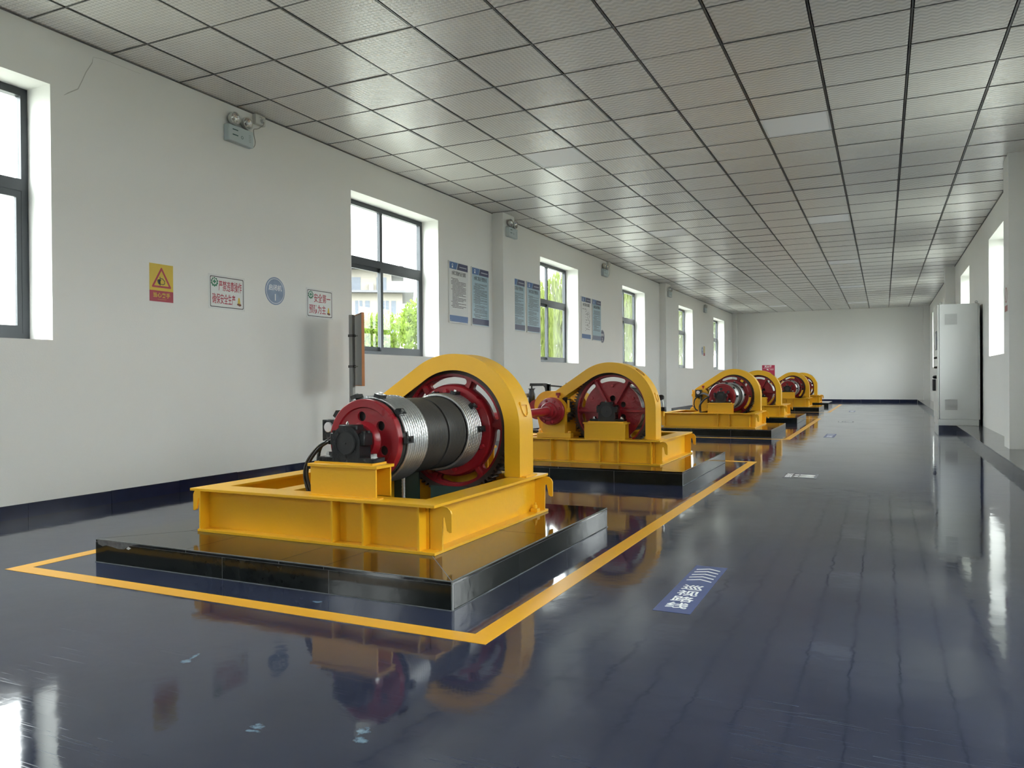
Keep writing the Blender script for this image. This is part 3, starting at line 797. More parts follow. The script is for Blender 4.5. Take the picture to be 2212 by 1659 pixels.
    def housing(y0, y1):
        body = [(-0.108, ZF+0.045), (0.108, ZF+0.045), (0.112, ZA-0.03)] + circle(0, ZA, 0.124, 22, -0.2, pi+0.2) + [(-0.112, ZA-0.03)]
        hb = B().prism([body], 'XZ', y0, y1, (PXX, 0))
        hb.box(PXX-0.168, PXX+0.168, y0-0.006, y1+0.006, ZF+0.001, ZF+0.046, 0.004)
        hs = hb.done('pinion_housing', M_YELC, root, smooth=35)
        for sx in (-1, 1):
            a, c = sorted((PXX+sx*0.100, PXX+sx*0.150))
            lg = B().box(a, c, y0+0.012, y1-0.012, ZA-0.012, ZA+0.030, 0.004).done('housing_lug', M_YELC, hs)
            B().cyl('Z', (PXX+sx*0.134, (y0+y1)/2), 0.012, ZA+0.030, ZA+0.100, 10).done('housing_stud', M_YELC, hs)
        for sx in (-1, 1):
            n_ = B(); hexbolt(n_, 'Z', (PXX+sx*0.142, (y0+y1)/2), 0.016, ZF+0.046, 0.018); n_.done('housing_bolt', M_YELC, hs)
        for ys in (y0, y1):
            s_ = -1 if ys == y0 else 1
            B().lathe('Y', (PXX, ZA), [(ys, 0.085), (ys+s_*0.012, 0.082), (ys+s_*0.012, 0.04), (ys, 0.04)], 32, caps=False).done('housing_cover', M_YELC, hs)
        B().lathe('Z', (PXX+0.035, (y0+y1)/2), [(ZA+0.115, 0.010), (ZA+0.140, 0.010), (ZA+0.141, 0.022), (ZA+0.166, 0.022), (ZA+0.166, 0.0)], 12).done('oil_cup', M_RED, hs)
        return hs
    hin = housing(0.876, 0.960)
    housing(1.182, 1.238)
    # --- dark green steelwork under the drum
    B().box(-0.36, -0.19, 0.955, 0.965, 0.001, 0.27).done('rope_pit_plate', M_GREEN, root)
    B().box(-0.12, 0.12, 0.967, 0.977, 0.001, 0.15).done('rope_pit_plate', M_GREEN, root)
    if kind == 'A':
        # indicator box with a round dial on the inner housing, and its cables
        bx = B().box(PXX-0.070, PXX+0.035, 0.790, 0.862, 0.440, 0.560, 0.003).done('indicator_box', M_BLK, root)
        B().lathe('Y', (PXX-0.020, 0.518), [(0.790, 0.029), (0.780, 0.029), (0.777, 0.026), (0.777, 0.0)], 28).done('dial', mat('dial_face', (0.68, 0.66, 0.68), 0.2, metal=0.4), bx)
        B().tube([(PXX-0.03, 0.80, 0.45), (PXX-0.075, 0.78, 0.40), (PXX-0.085, 0.77, 0.32), (PXX-0.06, 0.76, 0.25), (PXX-0.02, 0.76, ZF+0.008)], 0.010, 8).done('cable', M_BLKM, bx)
        B().tube([(PXX+0.02, 0.80, 0.45), (PXX+0.03, 0.785, 0.40), (PXX+0.02, 0.77, 0.32), (PXX+0.025, 0.765, ZF+0.008)], 0.012, 8).done('cable', M_BLKM, bx)
        for k, q in enumerate((0.0, 0.016)):
            B().tube([(-0.50, 0.75, 0.47), (-0.36, 0.45, 0.50+q), (-0.235+q, 0.22, 0.468), (-0.300+q, 0.205, 0.425), (-0.360+q, 0.20, 0.356), (-0.380+q, 0.20, 0.298), (-0.372+q*1.2, 0.20, 0.24), (-0.348+q*1.2, 0.20, 0.18), (-0.30, 0.22, 0.03)], 0.0075, 8).done('signal_cable', M_BLKM, root)
    else:
        # gearbox behind the pinion, thruster brake, limit switch
        gbx = [(-0.82, ZF), (-0.36, ZF), (-0.36, 0.42)] + circle(-0.50, ZA+0.02, 0.165, 14, -0.1, pi/2+0.25) + \
              circle(-0.735, 0.488, 0.150, 14, pi/2-0.2, pi+0.1) + [(-0.85, 0.36)]
        g = B().prism([gbx], 'XZ', 0.60, 0.80).done('gearbox', M_YELC, root, smooth=35)
        B().prism([[(-0.83, ZA-0.012), (-0.35, ZA-0.012), (-0.35, ZA+0.012), (-0.83, ZA+0.012)]], 'XZ', 0.585, 0.815).done('gearbox_joint', M_YELC, g, smooth=20)
        B().lathe('Y', (-0.72, ZA+0.02), [(0.80, 0.075), (0.82, 0.072), (0.82, 0.0)], 28).done('gearbox_cover', M_YELC, g)
        B().box(-0.84, -0.34, 0.59, 0.81, ZF, ZF+0.05, 0.004).done('gearbox_foot', M_YELC, g)
        bk = B().lathe('Y', (-0.90, ZA-0.01), [(0.62, 0.03), (0.62, 0.10), (0.70, 0.10), (0.70, 0.03)], 36).done('brake_drum', M_RED, root)
        br_ = B().box(-1.01, -0.79, 0.63, 0.69, ZF, ZF+0.03, 0.002)
        br_.box(-0.80, -0.775, 0.64, 0.68, ZF+0.03, 0.70); br_.box(-1.02, -0.995, 0.64, 0.68, ZF+0.03, 0.52)
        br_.prism([[(-0.99, 0.685), (-0.985, 0.712), (-0.81, 0.712), (-0.775, 0.705), (-0.775, 0.59), (-0.812, 0.59), (-0.825, 0.668), (-0.84, 0.685)]], 'XZ', 0.64, 0.68)
        brk = br_.done('brake_frame', M_BLK, root, smooth=30)
        B().tube([(-0.79, 0.66, 0.690), (-0.56, 0.66, 0.668)], 0.008, 8).done('pull_rod', M_BLK, brk)
        B().box(-0.60, -0.53, 0.62, 0.70, 0.645, 0.715, 0.006).done('rod_box', M_BLK, brk)
        B().lathe('Z', (-0.975, 0.66), [(0.50, 0.028), (0.51, 0.034), (0.605, 0.034), (0.63, 0.026), (0.65, 0.026), (0.655, 0.036), (0.660, 0.036), (0.660, 0.008), (0.69, 0.008)], 20).done('thruster', M_BLK, brk)
        B().box(-1.045, -1.015, 0.64, 0.68, 0.57, 0.61, 0.002).done('terminal_box', mat('beige_plastic', (0.35, 0.28, 0.2), 0.5), brk)
        B().box(-0.86, -0.62, 0.72, 0.80, 0.62, 0.635).done('brake_arm', M_BLK, brk) if False else None
        # limit switch on the drum-end bearing
        ls = B().box(0.18, 0.25, 0.09, 0.15, 0.425, 0.465, 0.003).done('limit_switch', M_BLK, root)
        for x in (0.200, 0.228): B().tube([(x, 0.12, 0.462), (x-0.004, 0.12, 0.50), (x-0.008, 0.12, 0.545)], 0.004, 6).done('switch_lever', M_STEEL, ls)
        B().lathe('Y', (0.205, 0.560), [(0.10, 0.018), (0.10, 0.028), (0.14, 0.028), (0.14, 0.018)], 16).done('switch_roller', M_BLK, ls)
        B().box(0.195, 0.235, 0.095, 0.145, 0.373, 0.425).done('switch_bracket', M_YEL, ls)
        B().box(0.100, 0.235, 0.095, 0.145, 0.3735, 0.3745).done('bracket_foot', M_YEL, ls) if False else None
    B.MIR = None
    return root
HM = {}
PITCH_Y = 9.2
HX = -2.22
YA, YB = 2.85, 6.575
pl = [('wide black granite plinth under the nearest hoist, grey chipped front edge', 2.52, 4.33, False),
      ('black granite plinth under the second hoist from the camera', 6.22, 8.08, True),
      ('black granite plinth under the third hoist from the camera', 2.52+PITCH_Y, 4.33+PITCH_Y, False),
      ('black granite plinth under the fourth hoist from the camera', 6.22+PITCH_Y, 8.08+PITCH_Y, True),
      ('black granite plinth under the fifth hoist from the camera', 2.52+2*PITCH_Y, 4.33+2*PITCH_Y, False),
      ('black granite plinth under the farthest hoist by the back wall', 6.22+2*PITCH_Y, 8.08+2*PITCH_Y, True)]
for a in pl: plinth(*a)
hA = make_hoist('A', 'nearest yellow hoist with rope drum and red drum flange facing the camera', (HX, YA, PH+0.0008))
hB = make_hoist('B', 'second yellow hoist from the camera, red spoked gear in front of its drum', (HX, YB, PH+0.0008))
for src, lab, y in ((hA, 'third yellow hoist from the camera, black indicator box left of its drum', YA+PITCH_Y),
                    (hB, 'fourth yellow hoist from the camera, half hidden behind the third one', YB+PITCH_Y),
                    (hA, 'fifth yellow hoist from the camera, small red drum flange in its arch', YA+2*PITCH_Y),
                    (hB, 'farthest yellow hoist, only its arched guard and corner showing before the back wall', YB+2*PITCH_Y)):
    c = copy_tree(src); c.location = (HX, y, PH+0.0008); c['label'] = lab

for ch in hA.children:                      # on the nearest hoist the indicator sits further out
    if ch.name.startswith('indicator_box'): ch.location = (-0.105, -0.09, -0.03)
# red drive shafts joining each pair of hoists
def drive_shaft(label, y0, y1):
    x, z = HX+PXX, PH+ZA
    t = thing('drive_shaft', label, 'shaft', (x, y0, z), 0, 'red shafts between paired hoists')
    D = y1-y0
    B().cyl('Y', (0, 0), 0.037, 0.10, D-0.10, 28).done('shaft_tube', M_RED, t)
    for s, e in ((1, 0.0), (-1, D)):
        f = B().lathe('Y', (0, 0), [(e+s*0.012, 0.05), (e+s*0.012, 0.122), (e+s*0.016, 0.126), (e+s*0.040, 0.126), (e+s*0.044, 0.122), (e+s*0.052, 0.120), (e+s*0.075, 0.118), (e+s*0.078, 0.092),
                          (e+s*0.080, 0.080), (e+s*0.105, 0.078), (e+s*0.109, 0.074), (e+s*0.109, 0.055), (e+s*0.150, 0.050), (e+s*0.152, 0.037)], 44, caps=False).done('flange_coupling', M_RED, t)
        for k in range(8):
            a = 2*pi*k/8+0.3
            hexbolt(B(), 'Y', (0.100*cos(a), 0.100*sin(a)), 0.013, e+s*0.076, s*0.013).done('coupling_bolt', M_RED, f)
        for k in range(6):
            a = 2*pi*k/6
            hexbolt(B(), 'Y', (0.066*cos(a), 0.066*sin(a)), 0.007, e+s*0.109, s*0.006).done('coupling_bolt', M_RED, f)
for i, lab in enumerate(('red drive shaft with bolted flange coupling between the two nearest hoists',
                         'red drive shaft between the third and fourth hoists',
                         'red drive shaft between the two farthest hoists')):
    drive_shaft(lab, YA+LEN+i*PITCH_Y+0.012, YB-0.012+i*PITCH_Y)

# ------------------------------------------------------------------ floor markings and stickers
def floor_line(label, y0, y1):
    x0, x1, w = -3.682, -1.172, 0.080
    o = B().prism([rect(x0, x1, y0, y1), rect(x0+w, x1-w, y0+w, y1-w)], 'XY', 0.0, 0.0012).done('floor_marking', M_LINE, smooth=20)
    tag(o, label, 'marking', 'yellow floor rectangles around paired hoists')
for i, lab in enumerate(('yellow painted floor rectangle around the two nearest hoists',
                         'yellow painted floor rectangle around the third and fourth hoists',
                         'yellow painted floor rectangle around the two farthest hoists')):
    floor_line(lab, 2.243+i*9.17, 8.298+i*9.17)
def route_sticker(label, y):
    W, D = 0.14, 0.76
    t = thing('route_sticker', label, 'sticker', (-0.71, y, 0.0), 0, 'blue inspection route stickers along the aisle')
    B().box(-W/2, W/2, 0, D, 0, 0.0010).done('sticker_film', M_STICK, t)
    for k in range(5):
        yc = 0.715-0.050*k; w = 0.052; hh = 0.028; th = 0.012
        P = [(-w, yc-hh), (0, yc), (w, yc-hh), (w, yc-hh-th), (0, yc-th), (-w, yc-hh-th)]
        B().prism([P], 'XY', 0.0010, 0.0014).done('chevron', M_WHITE, t)
    for k, ch in enumerate('巡视路线'):
        b = B(); b.text(ch, 0, 0, 0.088, 'XY', 0.0010, 0.0014, 1.0, 0.012)
        for v in b.bm.verts: v.co.y = v.co.y*0.92 + 0.365-0.091*k
        b.done('lettering', M_WHITE, t)
for y, lab in ((2.837, 'blue route sticker with white chevrons nearest the camera'), (12.01, 'blue route sticker in the aisle beside the third hoist'),
               (21.03, 'blue route sticker at the far end of the aisle')): route_sticker(lab, y)
def stand_sticker(label, y):
    W, D = 0.275, 0.34
    t = thing('footprint_sticker', label, 'sticker', (-0.655, y, 0.0), 0, 'footprint stickers along the aisle')
    B().box(-W/2, W/2, 0, D, 0, 0.0010).done('sticker_film', M_STICKG, t)
    for yy in (0.115, 0.225):
        P = [(-0.008, yy-0.02), (0.03, yy-0.026), (0.08, yy-0.036), (0.108, yy-0.025), (0.116, yy), (0.108, yy+0.022), (0.08, yy+0.034), (0.03, yy+0.025), (-0.008, yy+0.02)]
        B().prism([P], 'XY', 0.0010, 0.0014).done('footprint', M_WHITE, t)
        P = circle(-0.036, yy, 0.021, 16); B().prism([P], 'XY', 0.0010, 0.0014).done('heel_print', M_WHITE, t)
    for k, ch in enumerate('巡视点'):
        b = B(); b.text(ch, 0, 0, 0.075, 'XY', 0.0010, 0.0014, 0.85, 0.012, pi)
        for v in b.bm.verts: v.co.x -= 0.096; v.co.y = v.co.y*1.2 + 0.075 + 0.095*k
        b.done('lettering', M_WHITE, t)
for y, lab in ((7.07, 'clear floor sticker with white footprints beside the second hoist'), (16.19, 'footprint floor sticker beside the fourth hoist'),
               (25.4, 'footprint floor sticker nearest the back wall')): stand_sticker(lab, y)

# ------------------------------------------------------------------ signs on the left wall  (u runs along +y, v is height, w stands off the wall)
def sign_base(name, label, y0, z0, group=None, x=XL): return thing(name, label, 'sign', (x, y0, z0), 0, group)
YZ = 'YZ'
# pinch-hazard notice
t = sign_base('warning_notice', 'yellow and red pinch hazard notice with a triangle on the left wall', 4.132, 1.479)
B().box(0, 0.002, 0, 0.216, 0.083, 0.287).done('yellow_field', M_SYEL, t)
B().box(0, 0.002, 0, 0.216, 0.0, 0.083).done('red_field', M_SRED, t)
def rtri(cx, cy, R, r): 
    P = []
    for k in range(3):
        a = pi/2 + 2*pi*k/3; c = (cx+(R-2*r)*cos(a), cy+(R-2*r)*sin(a))
        P += [(c[0]+r*cos(a-pi/3+2*pi/3*i/6), c[1]+r*sin(a-pi/3+2*pi/3*i/6)) for i in range(7)]
    return P
B().prism([rtri(0.108, 0.160, 0.107, 0.007), rtri(0.108, 0.160, 0.078, 0.001)], YZ, 0.002, 0.0026).done('warning_triangle', M_SRED, t)
hand = B().prism([[(0.074, 0.187-.02), (0.084, 0.191-.02), (0.104, 0.189-.02), (0.104, 0.183-.02), (0.097, 0.182-.02), (0.097, 0.152-.02), (0.086, 0.150-.02), (0.077, 0.158-.02), (0.072, 0.170-.02), (0.070, 0.180-.02)]], YZ, 0.002, 0.0026)
hand.prism([[(0.093, 0.176), (0.114, 0.175), (0.134, 0.158), (0.134, 0.141), (0.122, 0.135), (0.097, 0.137), (0.097, 0.132), (0.124, 0.130), (0.139, 0.138), (0.139, 0.161), (0.117, 0.180), (0.093, 0.181)]], YZ, 0.002, 0.0026)
hand.box(0.002, 0.0026, 0.092, 0.097, 0.118, 0.190)
hand.done('hand_symbol', M_INK, t)
B().text('当心夹手', 0.108, 0.050, 0.040, YZ, 0.002, 0.0026, 1.0, 0.02).done('lettering', M_SYEL, t)
B().box(0.002, 0.0024, 0.070, 0.150, 0.015, 0.020).done('small_print', mat('faint_print', (0.45, 0.16, 0.05), 0.5), t)

def slogan(label, y0, z0, W, line1, line2):
    Hh = 0.287
    t = sign_base('safety_slogan_sign', label, y0, z0, 'white safety slogan signs')
    B().box(0, 0.002, 0, W, 0, Hh).done('sign_sheet', M_PAPER, t)
    B().prism([rrect(0.016, W-0.016, 0.016, Hh-0.016, 0.012), rrect(0.022, W-0.022, 0.022, Hh-0.022, 0.010)], YZ, 0.002, 0.0026).done('border', M_INK, t)
    gear_ = []
    for k in range(20):
        a = 2*pi*k/20; r = 0.040 if k % 2 else 0.034
        gear_ += [(0.064+r*cos(a-0.1), 0.222+r*sin(a-0.1)), (0.064+r*cos(a+0.1), 0.222+r*sin(a+0.1))]
    e = B().prism([gear_, circle(0.064, 0.226, 0.025, 24)], YZ, 0.002, 0.0026)
    c = 0.006; a = 0.0165
    e.prism([[(0.064-c, 0.226-a), (0.064+c, 0.226-a), (0.064+c, 0.226-c), (0.064+a, 0.226-c), (0.064+a, 0.226+c), (0.064+c, 0.226+c), (0.064+c, 0.226+a), (0.064-c, 0.226+a), (0.064-c, 0.226+c), (0.064-a, 0.226+c), (0.064-a, 0.226-c), (0.064-c, 0.226-c)]], YZ, 0.002, 0.0026)
    e.done('green_cross_emblem', M_SGRN, t)
    n1, n2 = len(line1), len(line2)
    u0, u1 = 0.108, W-0.036
    sz = 0.092
    B().text(line1, (u0+u1)/2, 0.196, sz, YZ, 0.002, 0.0026, (u1-u0)/(n1*sz), 0.010).done('lettering', M_SRED, t)
    v0, v1 = 0.038, W-0.108
    B().text(line2, (v0+v1)/2, 0.086, sz, YZ, 0.002, 0.0026, (v1-v0)/(n2*sz), 0.010).done('lettering', M_SRED, t)
    x = W-0.068
    B().prism([[(x-0.016, 0.062), (x-0.007, 0.112), (x+0.007, 0.112), (x+0.016, 0.062)]], YZ, 0.002, 0.0026).done('cone_picture', M_SYEL, t)
    B().prism([[(x-0.026, 0.052), (x-0.016, 0.064), (x+0.022, 0.060), (x+0.026, 0.046), (x+0.006, 0.040)]], YZ, 0.0026, 0.003).done('cone_base_picture', mat('brown_print', (0.16, 0.05, 0.02), 0.5), t)
slogan('white safety sign with six red characters per line between the notice and the round plate', 4.700, 1.468, 0.402, '严禁违章操作', '确保安全生产')
slogan('white safety sign with four red characters per line beside the second window', 5.900, 1.476, 0.397, '安全第一', '预防为主')

def round_plate(label, yc, zc, num, film, ring_, txt):
    t = sign_base('round_number_plate', label, yc, zc, 'round hoist number plates')
    B().cyl('X', (0, 0), 0.126, 0, 0.003, 48).done('plate_disc', film, t)
    B().ring('X', (0, 0), 0.110, 0.114, 0.003, 0.0036, 48).done('plate_ring', ring_, t)
    B().text('启闭机', 0, 0.030, 0.058, YZ, 0.003, 0.0036, 0.98, 0.012).done('lettering', txt, t)
    B().text(num, 0, -0.055, 0.085, YZ, 0.003, 0.0036, 1.0, 0.02).done('number', txt, t)
round_plate('faded pale blue round plate reading 1 on the left wall', 5.476, 1.684, '1', M_SBLU, M_WHITE, M_WHITE)
round_plate('small navy round plate reading 2 beside the last notice board', 14.62, 1.70, '2', M_ROUND2, M_WHITE, M_WHITE)
round_plate('faint round plate between the two farthest windows', 24.02, 1.70, '3', M_SBLU, M_WHITE, M_WHITE)
t = sign_base('far_notice', 'tiny yellow and red notice between the two farthest windows', 24.18, 1.555)
B().box(0, 0.002, 0, 0.22, 0.085, 0.295).done('yellow_field', mat('pale_yellow_print', (0.60, 0.47, 0.16), 0.4), t)
B().box(0, 0.002, 0, 0.22, 0.0, 0.085).done('red_field', M_SRED, t)

rt = random.Random(3)
def notice_board(label, y0, title, field, W=0.50, Hh=0.79, z0=1.597, band=M_BLUE, lines=24, style=0):
    t = thing('notice_board', label, 'notice board', (XL, y0, z0), 0, 'framed regulation boards on the left wall')
    T = 0.018
    B().box(0, T-0.002, 0, W, 0, Hh).done('board_back', M_PAPER, t)
    B().box(T-0.002, T, 0.010, W-0.010, 0.01, Hh-0.01).done('board_face', field, t)
    a, c = T, T+0.0006
    B().prism([[(0.010, Hh-0.098), (0.185, Hh-0.098), (0.225, Hh-0.010), (0.010, Hh-0.010)]], YZ, a, c).done('title_band', M_BLUE, t)
    B().prism([[(0.198, Hh-0.098), (W-0.010, Hh-0.098), (W-0.010, Hh-0.010), (0.238, Hh-0.010)]], YZ, a, c).done('title_band', M_NAVYP, t)
    e = B().prism([[(0.06, Hh-0.050), (0.085, Hh-0.026), (0.110, Hh-0.050), (0.100, Hh-0.050), (0.085, Hh-0.036), (0.070, Hh-0.050)]], YZ, c, c+.0004)
    e.prism([[(0.068, Hh-0.082), (0.102, Hh-0.082), (0.096, Hh-0.056), (0.074, Hh-0.056)]], YZ, c, c+.0004)
    e.done('water_emblem', M_WHITE, t)
    B().box(c, c+.0004, 0.265, W-0.04, Hh-0.062, Hh-0.050).done('band_print', mat('band_print_grey', (0.42, 0.44, 0.5), 0.5), t)
    B().prism([rect(0.010, W-0.010, 0.018, 0.098)], YZ, a, c).done('bottom_band', band, t)
    sz = 0.062; wd = W-0.13
    B().text(title, W/2, Hh-0.148, sz, YZ, a, c, wd/(len(title)*sz), 0.012).done('title_lettering', M_INK, t)
    # the body copy is too small to read: rows of dashes the length of its lines
    b = B(); z = Hh-0.215; k = 0
    zend = 0.19 if style == 0 else 0.115
    if style == 2:
        for i in range(70):
            yy = 0.24+rt.random()*0.19; zz = 0.18+rt.random()*0.36; b.box(a, c, yy, yy+0.02, zz, zz+0.008)
        for i in range(9): b.box(a, c, 0.20, 0.215, 0.16+i*0.05, 0.172+i*0.05)
        for i in range(5): b.box(a, c, 0.05+i*0.045, 0.07+i*0.045, 0.555, 0.567)
    else:
        st = (z-zend)/lines
        while z > zend:
            ind = rt.choice((0.05, 0.08, 0.08)); ln = rt.choice((1, 1, 1, 0.8, 0.45))*(W-0.06-ind)
            u = ind
            while u < ind+ln:
                w = min(rt.uniform(0.05, 0.14), ind+ln-u)
                if w > 0.008: b.box(a, c, u, u+w, z-st*0.42, z)
                u += w+0.006
            z -= st*(1.6 if rt.random() < 0.1 else 1.0)
    b.done('body_copy', mat('small_print_ink', (0.06, 0.06, 0.065), 0.5), t, kind='stuff')
    for (u, v) in ((0.025, 0.032), (W-0.025, 0.032), (0.025, Hh-0.025), (W-0.025, Hh-0.025)):
        B().cyl('X', (u, v), 0.006, c, c+0.003, 10).done('fixing_screw', M_STEEL, t)
    return t
notice_board('white regulation board beside the second window', 8.602, '水闸工程操作运行规程', M_PAPER, lines=22)
notice_board('pale blue regulation board left of the nearer wall pilaster', 9.208, '水闸工程运行管理办法', M_PBLUE, band=M_NAVYP, lines=34, style=1)
notice_board('pale blue regulation board partly hidden by the nearer wall pilaster', 10.425, '水闸工程运行管理办法', M_PBLUE, band=M_NAVYP, lines=36, style=1)
notice_board('pale blue regulation board beside the third window', 11.0, '水闸工程运行管理办法', M_PBLUE, band=M_NAVYP, lines=36, style=1)
notice_board('white chart board right of the third window', 13.415, '水闸工程运行流程图', M_PAPER, style=2)
notice_board('pale blue regulation board next to the round plate reading 2', 14.005, '水闸工程运行管理办法', M_PBLUE, band=mat('grey_blue_print', (0.10, 0.13, 0.22), 0.3), lines=18, style=0)

# fire extinguisher notice on the back wall, notice on the right pilaster
t = thing('extinguisher_notice', 'red fire extinguisher notice on the back wall above the hoists', 'sign', (-3.966, YF, 0.92))
B().box(0, 0.44, -0.003, 0, 0, 0.40).done('red_sheet', mat('bright_sign_red', (0.42, 0.012, 0.06), 0.4), t)
B().text('灭火器', 0.21, 0.345, 0.085, 'XZ', -0.0038, -0.003, 1.0, 0.03).done('lettering', M_WHITE, t)
B().box(0.03, 0.41, -0.0036, -0.003, 0.275, 0.281).done('rule_line', M_WHITE, t)
B().text('使用方法', 0.335, 0.235, 0.034, 'XZ', -0.0038, -0.003, 1.0, 0.02).done('lettering', M_WHITE, t)
B().prism([[(0.15, 0.25), (0.19, 0.262), (0.24, 0.225), (0.22, 0.21), (0.17, 0.225)]], 'XZ', -0.0038, -0.003).done('extinguisher_picture', M_WHITE, t)
M_FADE = mat('faded_red_print', (0.42, 0.16, 0.14), 0.5)
t = thing('prohibition_notice', 'small red prohibition notice on the right wall pilaster', 'sign', (1.205, 9.91, 1.55))
B().box(-0.002, 0, -0.11, 0.11, 0, 0.29).done('white_sheet', M_PAPER, t)
B().prism([circle(0, 0.185, 0.085, 36), circle(0, 0.185, 0.068, 36)], 'YZ', -0.0026, -0.002).done('red_ring', M_FADE, t)
B().prism([[(-0.055, 0.232), (-0.047, 0.240), (0.055, 0.138), (0.047, 0.130)]], 'YZ', -0.0030, -0.0026).done('red_bar', M_FADE, t)
B().box(-0.0026, -0.002, -0.10, 0.10, 0.008, 0.072).done('red_band', M_FADE, t)

# ------------------------------------------------------------------ emergency twin lamps
def make_emergency(label, x, y, z=2.89):
    t = thing('emergency_light', label, 'lamp', (x, y, z), 0, 'twin head emergency lights along the left wall')
    B().box(0, 0.058, -0.145, 0.145, 0, 0.140, 0.006).done('battery_case', M_EBOX, t)
    for (u, v, w) in ((-0.10, 0.098, 0.062), (-0.10, 0.054, 0.062)):
        B().box(0.058, 0.0585, u, u+w, v, v+0.009).done('case_print', mat('green_print', (0.03, 0.10, 0.10), 0.5), t)
    B().ring('X', (0.008, 0.056), 0.009, 0.013, 0.058, 0.0586, 20).done('test_mark', mat('green_print', (0.03, 0.10, 0.10), 0.5), t)
    for k in range(5): B().box(0.058, 0.0584, 0.085, 0.112, 0.040+0.014*k, 0.043+0.014*k).done('case_slot', mat('slot_grey', (0.2, 0.24, 0.25), 0.5), t)
    for u in (-0.072, 0.072):
        cz = 0.197
        hd = B().lathe('X', (u, cz), [(0.010, 0.022), (0.018, 0.040), (0.045, 0.054), (0.066, 0.055), (0.070, 0.052), (0.066, 0.048), (0.060, 0.046)], 32, caps=False).done('lamp_head', M_PLAST, t)
        B().lathe('X', (u, cz), [(0.022, 0.0), (0.026, 0.018), (0.061, 0.0465)], 32, caps=False).done('reflector', M_GLASSY, hd, recalc=False)
        B().lathe('X', (u, cz), [(0.034, 0.010), (0.052, 0.010), (0.060, 0.0)], 12).done('bulb', M_WHITE, hd)
        B().box(0.026, 0.044, u-0.012, u+0.012, 0.139, 0.150).done('swivel_neck', M_BLK, hd)
    return t
e1 = make_emergency('twin head emergency light high on the left wall, nearest the camera', XL, 5.025)
for lab, x, y in (('twin head emergency light on the nearer wall pilaster', -4.815, 10.07), ('twin head emergency light between the third and fourth windows', XL, 14.72),
                  ('twin head emergency light on the farther wall pilaster', -4.825, 19.24), ('twin head emergency light farthest along the left wall', XL, 24.35)):
    c = copy_tree(e1); c.location = (x, y, 2.89); c['label'] = lab
t = thing('wall_socket', 'white wall socket under the ceiling beside the nearest emergency light', 'socket', (XL, 5.27, 3.125))
B().box(0, 0.045, -0.06, 0.06, 0, 0.086, 0.004).done('socket_box', M_PLAST, t)
for u in (-0.012, 0.006): B().box(0.045, 0.0456, u, u+0.005, 0.062, 0.069).done('socket_slot', M_INK, t)
B().lathe('X', (0.012, 0.036), [(0.045, 0.018), (0.066, 0.017), (0.072, 0.012), (0.072, 0.0)], 16).done('plug', M_PLAST, t)
B().tube([(0.066, 0.012, 0.030), (0.072, 0.0, -0.005), (0.04, -0.03, -0.04), (0.025, -0.065, -0.055), (0.02, -0.06, -0.10), (0.02, -0.045, -0.16), (0.02, -0.06, -0.205), (0.025, -0.098, -0.215)], 0.0035, 6).done('flex', mat('grey_flex', (0.33, 0.33, 0.30), 0.5), t)
t2 = thing('wall_socket', 'small white socket beside the emergency light between the third and fourth windows', 'socket', (XL, 14.97, 3.125))
B().box(0, 0.045, -0.06, 0.06, 0, 0.086, 0.004).done('socket_box', M_PLAST, t2)
B().tube([(0.04, 0.0, 0.01), (0.03, 0.05, -0.08), (0.02, 0.03, -0.18), (0.02, -0.09, -0.20)], 0.004, 6).done('flex', mat('grey_flex', (0.33, 0.33, 0.30), 0.5), t2)

# ------------------------------------------------------------------ control cabinet on the ledge
B().box(0.79, LX, 14.06, 15.14, 0.0, LZ).done('trim_2', M_LEDGEF, kind='structure')
cy0, cy1, cx0, cx1, cz0, cz1 = 14.05, 15.15, 0.78, 1.345, LZ, 2.0
t = thing('control_cabinet', 'tall grey control cabinet standing on the right ledge', 'cabinet', (cx0, cy0, cz0))
W_, D_, Hc = cx1-cx0, cy1-cy0, cz1-cz0
B().box(0.004, W_-0.004, 0.004, D_-0.004, 0, 0.095, 0.002).done('cabinet_plinth', M_CAB, t)
B().box(0.02, W_, 0.012, D_-0.012, 0.095, Hc-0.004).done('cabinet_body', M_CAB, t)
B().box(0.026, W_-0.012, 0, 0.012, 0.100, Hc, 0.002).done('side_panel', M_CAB, t)
B().box(W_-0.008, W_+0.012, 0.004, 0.03, 0.100, Hc-0.01).done('back_post', M_CAB, t)
B().box(W_, W_+0.018, 0.03, D_-0.03, 0.0, Hc-0.05).done('back_panel', M_CABD, t)
for k in (0, 1):
    d0, d1 = (0.006, D_/2-0.002) if k == 0 else (D_/2+0.002, D_-0.006)
    dr = B().box(-0.002, 0.018, d0, d1, 0.100, Hc-0.003, 0.003).done('cabinet_door', M_CAB, t)
    if k == 0:
        B().box(-0.010, -0.002, 0.10, 0.42, 1.20, 1.50).done('display_bezel', mat('grey_bezel', (0.12, 0.12, 0.14), 0.4), dr)
        B().box(-0.011, -0.010, 0.12, 0.40, 1.23, 1.47).done('display', mat('dim_display', (0.25, 0.25, 0.33), 0.15), dr)
        for z in (1.075, 0.92):
            for yy in (0.12, 0.26, 0.38): B().lathe('X', (yy, z), [(-0.002, 0.017), (-0.022, 0.016), (-0.034, 0.011), (-0.036, 0.0)], 14).done('push_button', M_INK, dr)
        B().lathe('X', (0.28, 0.765), [(-0.002, 0.028), (-0.03, 0.026), (-0.05, 0.022), (-0.05, 0.0)], 18).done('rotary_switch', M_INK, dr)
        B().box(-0.058, -0.05, 0.22, 0.34, 0.755, 0.775).done('switch_handle', M_INK, dr)
    B().box(-0.045, -0.002, (0.46 if k == 0 else 0.60), (0.49 if k == 0 else 0.63), 0.54, 0.73, 0.004).done('door_handle', M_INK, dr)
